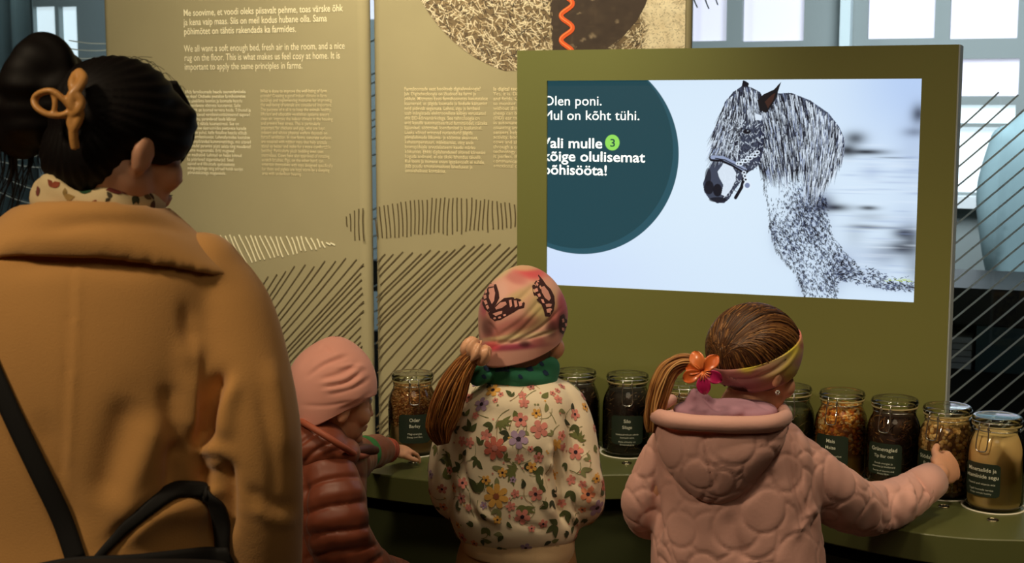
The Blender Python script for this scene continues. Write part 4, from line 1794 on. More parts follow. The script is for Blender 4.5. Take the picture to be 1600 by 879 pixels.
# ================================================================== the woman in the camel coat
WY = 1.95
wom = thing('person', 'woman in a camel coat with dark hair pinned up by a tan clip', 'person', (P(110, 600, WY)[0], WY, 0))
m_coat = mat('camel_wool', lin(212, 156, 88), .95, noise=(5, .05), bump=(420, .35, .0012), sheen=.25)
m_dhair = mat('black_hair', lin(15, 10, 9), .6, spec=.18, noise=(60, .25))
HC = P(189, 220, WY)
HR = frame(46, 13)
bm_ = MB()
head_shapes(bm_, HC, HR, .96)
limb(bm_, [HC + np.array([0, -.02, -.05]), P(165, 300, WY), P(130, 380, WY)], [.052, .055, .07])
rowloft(bm_, [(365, 20, 240, .05, WY), (420, -80, 290, .065, WY + .01), (520, -80, 270, .07, WY + .02), (700, -60, 260, .07, WY + .02), (900, -80, 280, .08, WY + .01), (1150, -110, 320, .1, WY)])
shR, elR, wrR = P(340, 455, WY), P(398, 690, WY - .02), P(402, 900, WY + .08)
shL, elL, wrL = P(-125, 455, WY), P(-180, 690, WY - .02), P(-150, 880, WY + .12)
for a, e_, w_, sd in ((shR, elR, wrR, -1), (shL, elL, wrL, 1)):
    limb(bm_, [a + np.array([0, .02, 0]), e_ + np.array([0, .015, 0]), w_], [.034, .030, .026])
    hand_shapes(bm_, w_, (w_ - e_) * .4 + np.array([0, .1, -.06]), np.array([-sd * .8, -.3, .4]), .95, side=sd)
hip = P(110, 1180, WY)
legs_and_shoes(wom, bm_, [(hip[0] - .09, WY, .78), (hip[0] + .09, WY, .78)], [(hip[0] - .10, WY, 0.0), (hip[0] + .11, WY + .03, 0.0)], .095,
               mat('black_trouser_cloth', lin(30, 30, 34), .85), mat('black_shoe_leather', lin(26, 24, 24), .45), 10)
V, fs = remesh(bm_, .0042, 2)
wbody = mesh_from(V, fs, 'body', m_skin, wom)
face_children(wbody, HC, HR, .96)

# coat
mb = MB()
rowloft(mb, [(338, 40, 232, .075, WY), (362, -40, 290, .095, WY), (395, -105, 340, .112, WY), (450, -135, 362, .125, WY), (560, -140, 362, .135, WY), (680, -135, 345, .135, WY),
             (790, -130, 338, .13, WY), (850, -138, 345, .135, WY), (960, -165, 370, .15, WY), (1250, -200, 405, .17, WY), (1560, -215, 425, .18, WY)], 48, 2.3)
limb(mb, [P(318, 425, WY), P(352, 500, WY), P(385, 640, WY - .02), P(402, 760, WY - .02), P(404, 880, WY + .02), P(402, 960, WY + .07)],
     [.060, .073, .071, .063, .060, .058], 26)
limb(mb, [P(-98, 425, WY), P(-132, 500, WY), P(-165, 640, WY - .02), P(-182, 760, WY - .02), P(-172, 880, WY + .02), P(-160, 960, WY + .07)],
     [.060, .073, .071, .063, .060, .058], 26)
V, fs = remesh(mb, .0062, 9)
V = folds(V, fs, [
    ([(112, 392), (108, 520), (100, 660), (92, 790)], 4, -.0035), ([(121, 392), (117, 520), (109, 660), (101, 790)], 6, .003),
    ([(352, 582), (334, 612), (322, 650), (318, 700)], 12, -.022),
    ([(366, 588), (352, 640), (350, 690)], 13, .010),
    ([(300, 520), (300, 600), (296, 660), (290, 690)], 20, .016),
    ([(302, 700), (335, 700), (352, 715), (330, 738)], 13, .014),
    ([(300, 760), (330, 768), (345, 760)], 10, .012),
    ([(350, 732), (322, 738), (312, 752)], 6, -.008),
    ([(286, 690), (272, 715), (270, 745), (256, 765)], 13, -.017),
    ([(250, 640), (235, 690), (205, 760), (180, 820)], 26, .012),
    ([(205, 620), (180, 700), (160, 790)], 26, -.009),
    ([(262, 600), (268, 640), (280, 690)], 16, -.007),
    ([(290, 470), (296, 540), (298, 600)], 12, -.006),
    ([(190, 848), (240, 800), (300, 792), (340, 810)], 26, .016),
    ([(165, 855), (220, 800), (275, 768), (320, 765)], 10, -.014),
    ([(348, 700), (356, 760), (356, 840)], 11, -.018),
    ([(60, 640), (100, 760), (120, 850)], 22, -.006),
    ([(420, 560), (436, 640), (445, 720)], 14, .006), ([(400, 600), (425, 700), (430, 800)], 12, -.004), ([(385, 760), (430, 790), (460, 785)], 9, -.006),
    ([(390, 790), (430, 812), (462, 812)], 9, .005),
    ([(250, 400), (300, 410), (352, 432)], 12, .006), ([(0, 420), (110, 412), (240, 425)], 14, -.003),
])
N = normals(V, fs)
V = V + N * (noise3(V, 14, 3) * .0030 + noise3(V, 34, 8) * .0010)[:, None]
V = lap(V, fs, 2, .4)
wtree = bvh(V, fs)
mesh_from(V, fs, 'coat', m_coat, wom)

# turned-down collar
mb = MB()
n = 64
t = np.linspace(0, 2 * pi, n, endpoint=False)
nc = P(148, 306, WY)
oc = P(132, 368, WY)


def collar_ring(cx, cy, cz, hw, dh, drop, thick=0.0):
    x = np.cos(t) * (hw + thick)
    y = np.sin(t) * (dh + thick)
    side = np.abs(np.cos(t))
    fr_ = np.clip(np.sin(t), 0, 1)
    return np.stack([cx + x, cy + y, cz - drop * (side ** 2.2 * .8 + fr_ * 1.8)], 1)


cr = [collar_ring(nc[0], WY, nc[2] - .035, .085, .078, .014), collar_ring(nc[0], WY, nc[2] - .006, .092, .088, .016), collar_ring(nc[0], WY, nc[2] + .003, .102, .097, .020),
      collar_ring(nc[0] - .002, WY, nc[2] - .003, .116, .106, .026), collar_ring(nc[0] - .006, WY, nc[2] - .025, .150, .117, .034), collar_ring(nc[0] - .008, WY, nc[2] - .048, .186, .128, .044),
      collar_ring(oc[0] + .004, WY, oc[2] - .010, .222, .124, .056), collar_ring(oc[0] + .004, WY, oc[2] - .018, .222, .123, .056), collar_ring(oc[0] + .004, WY, oc[2] - .016, .212, .112, .056),
      collar_ring(nc[0] - .008, WY, nc[2] - .064, .16, .105, .04), collar_ring(nc[0], WY, nc[2] - .055, .09, .078, .02)]
mb.rings(cr, 0, False)
V, fs = np.concatenate(cr), None
V, fs = remesh(MB().rings(cr, 0, True), .0062, 4)
N = normals(V, fs)
V = V + N * (noise3(V, 16, 12) * .0030)[:, None]
V = folds(V, fs, [([(60, 362), (150, 348), (250, 352), (310, 372)], 9, -.003), ([(20, 345), (110, 330), (240, 336)], 12, .003)])
mesh_from(V, fs, 'collar', m_coat, wom)

# scarf inside the collar
mb = MB()
sc0 = P(154, 314, WY)
R_ = []
for a in np.linspace(0, 2 * pi, 56, endpoint=False):
    cx, cy = sc0[0] + .074 * cos(a), WY + .074 * sin(a)
    zz = sc0[2] + .000 - .010 * cos(a) - .012 * max(sin(a), 0) + .004 * sin(5 * a)
    ring = []
    for b_ in np.linspace(0, 2 * pi, 18, endpoint=False):
        rr_ = .0165 + .0025 * sin(3 * b_ + 4 * a)
        ring.append((cx + rr_ * cos(b_) * cos(a) * .9, cy + rr_ * cos(b_) * sin(a) * .9, zz + rr_ * 1.5 * sin(b_)))
    R_.append(np.array(ring))
mb.grid(np.concatenate(R_), 18, 56, 0, True, True)
V = np.concatenate(mb.v)
fs = outward(V, mb.f)
V = V + normals(V, fs) * (noise3(V, 90, 4) * .0025)[:, None]
D = Decals(V, fs)
rs = random.Random(4)
tree = D.t
for (x, y, c, l) in [(134, 303, lin(40, 84, 50), .020), (80, 292, lin(150, 70, 44), .018), (160, 286, lin(140, 62, 44), .014), (190, 302, lin(110, 44, 36), .022), (205, 292, lin(120, 60, 40), .014),
                     (215, 307, lin(60, 60, 36), .016), (226, 300, lin(110, 84, 50), .02), (100, 305, lin(170, 140, 80), .016), (60, 306, lin(120, 60, 50), .016), (172, 310, lin(70, 60, 40), .012),
                     (150, 312, lin(160, 90, 60), .012), (240, 312, lin(90, 60, 40), .018)]:
    h, nn = hit(tree, x, y)
    if h is not None:
        D.leaf(h, nn, l, rs.uniform(0, 6), c)
        D.leaf(h, nn, l * .7, rs.uniform(0, 6), np.array(c) * [.8, .8, .8, 1])
mesh_from(V, fs, 'scarf', mat('scarf_cloth', lin(226, 206, 160), .9, vcol=True), wom, np.array(lin(224, 202, 156)), D.out)

# hair: swept up into a bun held by a claw clip
mb = MB()
mb.ell(HC + HR @ np.array([0, -.012, .030]), (.083, .094, .082), HR, 32, 22)
mb.ell(HC + HR @ np.array([-.004, -.050, -.022]), (.072, .052, .062), HR, 24, 16)
mb.ell(P(150, 240, WY - .02), (.052, .05, .056))
mb.ell(P(130, 255, WY), (.036, .04, .034))
mb.ell(HC + HR @ np.array([.056, .030, .014]), (.028, .046, .040), HR)
mb.ell(HC + HR @ np.array([.030, .054, .040]), (.048, .034, .034), HR)
V, fs = remesh(mb, .0042, 16)
loc = (V - P(118, 150, WY - .03))
ang = np.arctan2(loc[:, 2], loc[:, 0])
N = normals(V, fs)
V = V + N * (np.sin(ang * 46 + noise3(V, 30, 3) * 2) * .0011 + noise3(V, 45, 9) * .0016)[:, None]
hair = mesh_from(V, fs, 'hair', m_dhair, wom)
mb = MB()
for (x, y, r, dy) in [(70, 105, .044, -.02), (48, 130, .04, -.03), (90, 150, .046, -.02), (18, 170, .046, 0), (55, 175, .048, -.015), (30, 205, .038, 0), (95, 120, .036, .01), (-10, 190, .034, .02), (75, 82, .026, 0)]:
    mb.ell(P(x, y, WY + dy), (r, r * .9, r * 1.02))
V, fs = remesh(mb, .0042, 4)
N = normals(V, fs)
c0 = P(50, 150, WY)
ang = np.arctan2(V[:, 2] - c0[2], V[:, 0] - c0[0])
V = V + N * (np.sin(noise3(V, 26, 21) * 9 + V[:, 2] * 60) * .0016 + noise3(V, 40, 2) * .003)[:, None]
mesh_from(V, fs, 'bun', m_dhair, wom)
mb = MB()
rs = np.random.default_rng(8)
for k in range(20):   # hair hanging from the bun
    x0, y0 = rs.uniform(-8, 48), rs.uniform(190, 225)
    x1 = x0 + rs.uniform(-34, 4)
    q = catmull([P(x0, y0, WY + rs.uniform(-.03, .02)), P(x0 + rs.uniform(0, 12) - 4, y0 + 50, WY), P((x0 + x1) / 2 + 4, y0 + 85, WY), P(x1, y0 + rs.uniform(100, 155), WY)], 6)
    mb.tube(q, np.linspace(.0017, .0004, len(q)), 5)
mb.build('hanging_hair', m_dhair, wom)
mb = MB()
for k in range(22):   # loop under the bun
    q = catmull([P(92 + rs.normal(0, 3), 200, WY), P(30 + rs.normal(0, 4), 185 + rs.normal(0, 6), WY), P(32 + rs.normal(0, 3), 205 + rs.uniform(-4, 6), WY - .01),
                 P(52 + rs.normal(0, 4), 208 + rs.uniform(-4, 4), WY - .01), P(72 + rs.normal(0, 3), 190 + rs.normal(0, 5), WY)], 6)
    mb.tube(q, .0018, 5)
mb.build('hair_loop', m_dhair, wom)
mb = MB()
for k in range(46):   # forelock at the temple
    o_ = rs.uniform(-6, 5)
    ln = rs.uniform(.75, 1.1)
    q = catmull([P(268 + o_, 128, WY + .07), P(292 + o_ * .8, 168, WY + .08), P(299 + o_ * .7, 200, WY + .08), P(294 + o_, 228, WY + .08), P(276 + o_ + (1 - ln) * 30, 228 + 30 * ln, WY + .08)], 6)
    mb.tube(q, np.linspace(.0040, .0006, len(q)), 5)
mb.build('forelock', m_dhair, wom)
mb = MB()
for k in range(26):   # fly-aways on the crown and at the nape
    x0 = rs.uniform(120, 285)
    y0 = 92 + (x0 - 190) ** 2 * .0066
    q = catmull([P(x0, y0 + 8, WY + .02), P(x0 + 10, y0 - rs.uniform(0, 7), WY + .02), P(x0 + rs.uniform(18, 34), y0 + rs.uniform(-4, 10) + max(0, x0 - 210) * .3, WY + .02)], 6)
    mb.tube(q, .0003, 4)
mb.build('flyaway_hair', m_dhair, wom)
mb = MB()
for k in range(16):
    x0, y0 = rs.uniform(205, 235), rs.uniform(255, 285)
    q = catmull([P(x0, y0, WY - .02), P(x0 + 14, y0 + 22, WY), P(x0 + rs.uniform(24, 48), y0 + rs.uniform(18, 34), WY + .03)], 6)
    mb.tube(q, .0006, 4)
mb.build('nape_strands', m_dhair, wom)
mb = MB()
for k in range(14):
    x0, y0 = rs.uniform(46, 92), rs.uniform(215, 240)
    q = catmull([P(x0, y0, WY), P(x0 - 4, y0 + 26, WY), P(x0 + rs.uniform(-6, 10), y0 + rs.uniform(36, 58), WY)], 6)
    mb.tube(q, .0006, 4)
mb.build('loose_strands', m_dhair, wom)

# claw clip
m_clip = mat('tan_plastic', lin(208, 150, 84), .38, noise=(40, .08))
clip = MB()
CY = WY - .115


def cpt(x, y, d=0):
    return P(x, y, CY + d)


loop = catmull([cpt(112, 172), cpt(96, 180, -.004), cpt(74, 178, -.006), cpt(58, 168, -.004), cpt(54, 156), cpt(62, 146, -.002), cpt(80, 142, -.006), cpt(96, 152, -.006), cpt(112, 170, -.002)], 6)
clip.tube(loop, .0062, 10, flat=.7)
clip.tube(catmull([cpt(82, 144, -.004), cpt(86, 160, -.006), cpt(84, 178, -.006)], 6), .0038, 8)
tw1 = catmull([cpt(122, 112, .02), cpt(130, 122, .01), cpt(122, 138), cpt(112, 150, -.004), cpt(114, 166, -.004), cpt(124, 176), cpt(120, 192), cpt(112, 202)], 6)
tw2 = catmull([cpt(120, 116, .02), cpt(114, 130, .006), cpt(118, 146, -.002), cpt(126, 158, -.002), cpt(122, 172, -.004), cpt(112, 180), cpt(112, 194), cpt(118, 204)], 6)
clip.tube(tw1, .0068, 10)
clip.tube(tw2, .0068, 10)
clip.tube(catmull([cpt(114, 196), cpt(115, 214, .002), cpt(118, 232, .006)], 6), [.0076] * 12 + [.0070], 10, flat=.8)
V, fs = remesh(clip, .0016, 2)
mesh_from(V, fs, 'hair_clip', m_clip, wom)

# black bag worn across the back
bag = thing('shoulder_bag', 'black bag with webbing straps slung across the back of the camel coat', 'bag', P(130, 870, WY - .13))
m_web = mat('black_webbing', lin(22, 20, 19), .8)
mb = MB()
strap(mb, wtree, [(-40, 505), (-8, 580), (30, 665), (70, 750), (100, 815), (120, 872)], 29, Yd=WY - .12)
mb.build('strap', m_web, bag)
mb = MB()
strap(mb, wtree, [(150, 872), (180, 840), (215, 808), (250, 780), (282, 764), (312, 764), (328, 774)], [10, 14, 18, 24, 26, 24, 22], Yd=WY - .12)
mb.build('strap', m_web, bag)
mb = MB()
strap(mb, wtree, [(318, 768), (338, 782), (348, 810), (352, 850), (352, 900)], [18, 26, 28, 28, 28], Yd=WY - .1)
mb.build('strap', m_web, bag)
mb = MB()
strap(mb, wtree, [(60, 890), (120, 882), (200, 878), (290, 870), (366, 862)], [22, 28, 28, 28, 28], off=.008, Yd=WY - .12)
mb.build('waist_strap', m_web, bag)
mb = MB()
rowloft(mb, [(884, 80, 350, .03, WY - .225), (900, 60, 362, .05, WY - .225), (980, 55, 365, .06, WY - .23), (1090, 60, 360, .06, WY - .23), (1120, 75, 345, .04, WY - .225)], 40, 4)
V, fs = remesh(mb, .008, 3)
mesh_from(V, fs, 'bag_body', mat('black_bag_cloth', lin(26, 24, 24), .7), bag)

# ================================================================== children: shared garments


def beanie(C, R, rad, off, rim, top_peak=.0, nphi=110, nz=60):
    """a knitted cap: rows from the crown to the rim (rim(phi) gives the local height of the edge)"""
    C = np.asarray(C)
    phi = np.linspace(0, 2 * pi, nphi, endpoint=False)
    V = []
    off = np.asarray(off)
    for layer, seq in ((0.0, np.linspace(0.02, 1, nz)), (-.006, np.linspace(1, .8, 8))):
        for t in seq:
            row = []
            for p in phi:
                if t < .68:
                    th = t / .68 * pi / 2
                    k, z = sin(th), (rad[2] + layer) * cos(th) + top_peak * math.exp(-(th / .4) ** 2)
                else:
                    s = (t - .68) / .32
                    k, z = 1 - .09 * s ** 1.7, s * (rim(p) - off[2])
                q = np.array([(rad[0] + layer) * k * cos(p), (rad[1] + layer) * k * sin(p), z])
                row.append(C + R @ (off + q))
            V.append(row)
    n = len(V)
    mb = MB()
    V = np.array(V).reshape(-1, 3)
    mb.grid(V, nphi, n, 0, True, False)
    fs = mb.f
    fs.append(list(range(nphi)))
    return V, outward(V, fs)


def headband(C, R, rad, off, mid, half, nphi=120, nw=22):
    """a cloth band round the head: mid(y) gives the local height of its middle, half(y) its half width"""
    V = []
    phi = np.linspace(0, 2 * pi, nphi, endpoint=False)
    for layer, seq in ((0, np.linspace(-1, 1, nw)), (-.004, np.linspace(1, -1, 6))):
        for w in seq:
            row = []
            for p in phi:
                y, q = rad[1] * sin(p), 1.0
                for _ in range(6):
                    z = mid(y) + w * half(y)
                    q = sqrt(max(1 - ((z - off[2]) / rad[2]) ** 2, .02))
                    y = rad[1] * sin(p) * q
                e = 1 + layer / .09
                row.append(np.asarray(C) + R @ (np.asarray(off) + np.array([rad[0] * cos(p) * q * e, rad[1] * sin(p) * q * e, (z - off[2])])))
            V.append(row)
    V = np.array(V).reshape(-1, 3)
    mb = MB().grid(V, nphi, nw + 6, 0, True, True)
    return V, outward(V, mb.f)


def px_paint(V, base, blobs):
    """dye a cloth with soft blots given where they appear on it"""
    x, y = pix(V)
    C = np.tile(np.array(base), (len(V), 1))
    for (bx, by, sx, sy, rot, col, al) in blobs:
        c, s = cos(radians(rot)), sin(radians(rot))
        dx, dy = x - bx, y - by
        u, v = dx * c + dy * s, -dx * s + dy * c
        a = np.exp(-((u / sx / 1.2) ** 2 + (v / sy / 1.2) ** 2) ** 2) * al
        C = C * (1 - a[:, None]) + np.array(col) * a[:, None]
    C[:, 3] = 1
    return C


def px_patch(tree, poly, col, out, off=.0010):
    """a printed motif whose outline is drawn on the cloth"""
    poly = np.array(poly, float)
    c = poly.mean(0)
    rings = [c[None], c + (poly - c) * .35, c + (poly - c) * .7, poly]
    V, ok = [], True
    for r_ in rings:
        for x, y in r_:
            for k in np.linspace(0, .9, 10):
                h, nn = hit(tree, x + (c[0] - x) * k, y + (c[1] - y) * k)
                if h is not None:
                    break
            if h is None:
                return
            V.append(h + nn * off)
    n = len(poly)
    f = [[0, 1 + i, 1 + (i + 1) % n] for i in range(n)]
    for k in range(2):
        b_ = 1 + k * n
        f += [[b_ + i, b_ + n + i, b_ + n + (i + 1) % n, b_ + (i + 1) % n] for i in range(n)]
    V = np.array(V)
    if np.ptp(V, axis=0).max() > .12:
        return
    out.append((V, f, np.array(col)))


def ponytail(mb, path, width, n, w, cols, rng, Y, depth=.02, tipfrac=.25):
    """a bundle of strands: path in photo points, width (px) along it"""
    q = catmull(np.array(path, float), 6)
    m = len(q)
    W_ = np.interp(np.linspace(0, 1, m), np.linspace(0, 1, len(width)), width)
    T = np.gradient(q, axis=0)
    T /= np.linalg.norm(T, axis=1, keepdims=True)
    S = np.stack([-T[:, 1], T[:, 0]], 1)
    for k in range(n):
        u = rng.uniform(-1, 1)
        v = rng.uniform(-1, 1) * sqrt(1 - u * u)
        end = m if rng.random() < .5 else int(m * rng.uniform(1 - tipfrac, 1))
        ph = rng.uniform(0, 6)
        pts = []
        for i in range(end):
            wob = 1.2 * sin(i * .35 + ph)
            xy = q[i] + S[i] * (u * W_[i] / 2 + wob)
            pts.append(P(xy[0], xy[1], Y + v * depth * W_[i] / max(width)))
        c = np.array(cols[rng.integers(len(cols))]) * rng.uniform(.8, 1.2)
        c[3] = 1
        r_ = np.full(end, w) * rng.uniform(.7, 1.4)
        r_[-4:] *= np.array([.8, .6, .4, .2])
        mb.tube(pts, r_, 5, 0, True, c)


m_shoe = mat('child_shoe', lin(90, 84, 84), .6)

# ================================================================== the small child in the maroon jacket
AY = 2.72
kid = thing('person', 'small child in a rust puffer jacket and pink beanie, reaching one hand onto the counter', 'person', (P(505, 700, AY)[0], AY + .02, 0))
AC = P(520, 621, AY)
AR = frame(60, 6)
AS = .83
b_ = MB()
head_shapes(b_, AC, AR, AS, True)
limb(b_, [AC + np.array([0, 0, -.05]), P(512, 690, AY), P(508, 740, AY + .01)], [.040, .044, .06])
rowloft(b_, [(720, 455, 560, .05, AY + .03), (760, 450, 560, .07, AY + .03), (850, 450, 556, .08, AY + .03), (960, 448, 560, .08, AY + .03)])
aw = P(611, 704, 3.095)
at = PZ(660, 719, ZC + .004)
ad = at - aw
limb(b_, [P(540, 735, AY + .12), P(565, 712, 2.98), aw], [.032, .026, .0195])
hand_shapes(b_, aw, ad + np.array([0, 0, .030]), np.array([-.15, -.45, .88]), .63, side=1, curls=(24, 22, 24, 30), thumb=(.92, .36, -.34), thumb_bend=10, spread=5)
limb(b_, [P(500, 750, AY - .06), P(528, 850, AY - .08), P(625, 908, AY + .12)], [.035, .03, .022])
hand_shapes(b_, P(640, 912, AY + .15), np.array([.5, .8, -.1]), np.array([.3, -.4, .8]), .6, side=-1)
hx = P(507, 960, AY)[0]
legs_and_shoes(kid, b_, [(hx - .03, AY + .09, .50), (hx + .03, AY - .03, .50)], [(hx - .03, AY + .10, 0), (hx + .04, AY - .04, 0)], .075,
               mat('navy_trouser_cloth', lin(44, 46, 60), .85), m_shoe, 58, .72)
V, fs = remesh(b_, .0027, 2)
kb_ = mesh_from(V, fs, 'body', m_skin, kid)
face_children(kb_, AC, AR, AS)

# beanie
V, fs = beanie(AC, AR, (.079, .0905, .101), (0, -.004, .014), lambda p: -.013 + .032 * sin(p) - .018 * (sin(p) < 0) * abs(sin(p)), .006)
V = folds(V, fs, [
    ([(478, 590), (505, 570), (545, 555)], 3.2, -.0042), ([(482, 584), (505, 564), (540, 550)], 4, .0022), ([(500, 592), (535, 582), (560, 566)], 3.2, -.0042), ([(500, 600), (538, 592), (566, 572)], 4.5, .003),
    ([(503, 604), (540, 597), (564, 580)], 2.8, -.0048), ([(505, 610), (545, 604), (574, 582)], 4, .0028), ([(512, 616), (550, 606), (578, 590)], 3, -.003),
    ([(470, 575), (490, 556), (520, 543)], 4, -.0026), ([(530, 640), (560, 628), (580, 612)], 4, -.002), ([(500, 538), (512, 544), (520, 552)], 3, -.003), ([(470, 632), (510, 634), (550, 626)], 3, -.0014),
    ([(520, 575), (550, 570), (572, 574)], 3, .003)])
V = V + normals(V, fs) * (noise3(V, 60, 2) * .0012)[:, None]
mesh_from(V, fs, 'beanie', mat('pink_jersey', lin(232, 166, 150), .92, bump=(900, .2, .0006), sheen=.15), kid)

# puffer jacket
m_puff = mat('rust_nylon', lin(132, 66, 42), .46, noise=(20, .07), sheen=.1)
mb = MB()
rowloft(mb, [(668, 468, 545, .055, AY + .03), (684, 452, 560, .085, AY + .03), (720, 438, 572, .115, AY + .03), (790, 434, 572, .125, AY + .03), (870, 432, 574, .128, AY + .03), (960, 430, 580, .13, AY + .03),
             (1030, 432, 578, .125, AY + .03), (1046, 440, 570, .11, AY + .03)], 40, 2.2)
limb(mb, [P(500, 730, AY - .05), P(518, 780, AY - .085), P(532, 845, AY - .09), P(575, 898, AY - .03), P(622, 908, AY + .10)], [.060, .066, .062, .056, .046], 24)
limb(mb, [P(540, 725, AY + .13), P(566, 710, 2.96), P(588, 704, 3.04), P(598, 703, 3.065)], [.052, .040, .037, .031], 24)
V, fs = remesh(mb, .0048, 4)
PUFF = [
    ([(462, 772), (500, 752), (545, 744), (590, 748)], 4.0, -.008), ([(462, 808), (510, 792), (550, 786), (596, 778)], 4.0, -.008), ([(466, 842), (515, 830), (560, 826), (600, 812)], 4.0, -.008),
    ([(470, 874), (525, 862), (570, 856), (606, 845)], 4.0, -.007), ([(560, 905), (580, 880), (606, 862)], 4.0, -.006), ([(590, 910), (606, 888), (625, 876)], 3.6, -.005),
    ([(462, 790), (510, 772), (590, 762)], 10, .006), ([(464, 826), (512, 812), (598, 796)], 10, .006), ([(468, 858), (520, 846), (600, 830)], 10, .006), ([(480, 728), (520, 724), (570, 722)], 10, .005),
    ([(476, 745), (474, 800), (478, 850), (490, 879)], 5, -.012), ([(430, 770), (470, 776)], 4, -.006), ([(430, 815), (470, 820)], 4, -.006), ([(430, 860), (474, 866)], 4, -.006),
    ([(574, 690), (580, 704), (576, 720)], 3, -.004), ([(588, 686), (594, 704), (590, 722)], 3, -.003), ([(566, 700), (580, 702), (590, 708)], 3, -.0035)]
V = folds(V, fs, [(p_, s_, a_ * .72) for p_, s_, a_ in PUFF])
N = normals(V, fs)
V = V + N * (noise3(V, 70, 6) * .0013 + noise3(V, 150, 16) * .0010)[:, None]
mesh_from(V, fs, 'puffer_jacket', m_puff, kid)
mb = MB()
mb.ell(P(492, 696, AY - .05), (.066, .066, .050))
mb.ell(P(466, 690, AY - .02), (.040, .065, .048))
mb.ell(P(530, 706, AY - .04), (.044, .055, .030))
mb.ell(P(470, 720, AY - .05), (.038, .045, .030))
V, fs = remesh(mb, .0042, 5)
V = folds(V, fs, [([(452, 706), (480, 684), (505, 668)], 3.4, -.005), ([(470, 730), (490, 706), (520, 690)], 3.4, -.006), ([(460, 742), (500, 730), (556, 712)], 4, -.004), ([(500, 714), (530, 702), (552, 704)], 3, -.003),
                  ([(448, 668), (460, 684), (458, 706)], 3, -.003)])
V = V + normals(V, fs) * (noise3(V, 80, 3) * .0015)[:, None]
mesh_from(V, fs, 'hood', m_puff, kid)
mb = MB()
limb(mb, [P(455, 650, AY - .02), P(478, 662, AY - .09), P(508, 680, AY - .115), P(538, 699, AY - .10), P(560, 712, AY - .04), P(574, 709, AY + .03)], [.0065] * 6, 10)
mb.build('hood_piping', mat('light_rust_binding', lin(172, 92, 66), .6), kid)
mb = MB()
limb(mb, [P(556, 704, AY - .03), P(572, 702, AY + .02), P(586, 703, AY + .06)], [.010, .012, .009], 12)
mb.build('chin_strap', mat('dark_rust_strap', lin(84, 34, 28), .5), kid)
mb = MB()
g0, g1 = P(561, 711, 2.935), P(568, 708, 2.965)
limb(mb, [g0, (g0 + g1) / 2, g1], [.039, .040, .039], 24)
mb.build('green_cuff', mat('green_jersey', lin(52, 128, 62), .8), kid)
mb = MB()
for k, (x, r_) in enumerate([(598, .027), (603, .0285), (608, .0265)]):
    c = P(x, 703.5, 3.065 + .012 * k)
    mb.tube([c - ad * .05, c, c + ad * .05], [r_, r_ * 1.06, r_], 20, round_ends=False)
mb.build('cuff', mat('knit_cuff', lin(158, 72, 52), .85), kid)

# ================================================================== the girl in the floral jacket
BY = 2.62
girl = thing('person', 'girl in a white floral bomber jacket and butterfly print beanie with a brown ponytail', 'person', (P(808, 700, BY)[0], BY, 0))
BC = P(818, 516, BY)
BR = frame(50, 4)
BS = .86
b_ = MB()
head_shapes(b_, BC, BR, BS, True, .8)
limb(b_, [BC + np.array([0, 0, -.05]), P(812, 585, BY), P(808, 640, BY)], [.040, .044, .06])
rowloft(b_, [(615, 745, 875, .05, BY), (660, 725, 885, .07, BY), (760, 730, 880, .08, BY), (860, 735, 885, .085, BY), (930, 735, 885, .085, BY)])
for pts, sd in (([P(728, 645, BY), P(704, 735, BY + .03), P(742, 778, BY + .22)], 1), ([P(892, 645, BY), P(904, 765, BY + .03), P(872, 770, BY + .22)], -1)):
    limb(b_, pts, [.030, .025, .02])
    dd = (pts[2] - pts[1]) * .5
    hand_shapes(b_, pts[2], dd + np.array([0, .03, 0]), np.array([0, -.2, 1.0]), .64, side=sd, curls=(35, 35, 38, 40))
hx = P(808, 900, BY)[0]


def shorts_top(mb):
    rowloft(mb, [(838, 722, 897, .090, BY), (858, 716, 899, .100, BY), (885, 712, 902, .106, BY), (960, 708, 905, .108, BY), (1020, 722, 895, .09, BY)], 40, 2.6)


legs_and_shoes(girl, b_, [(hx - .052, BY, .58), (hx + .052, BY, .58)], [(hx - .06, BY + .0, 0), (hx + .06, BY + .04, 0)], .078,
               mat('tan_corduroy', lin(178, 134, 82), .9, noise=(14, .06)), m_shoe, 10, .78, low=.06, top_extra=shorts_top)
V, fs = remesh(b_, .0034, 2)
gb = mesh_from(V, fs, 'body', m_skin, girl)
face_children(gb, BC, BR, BS)

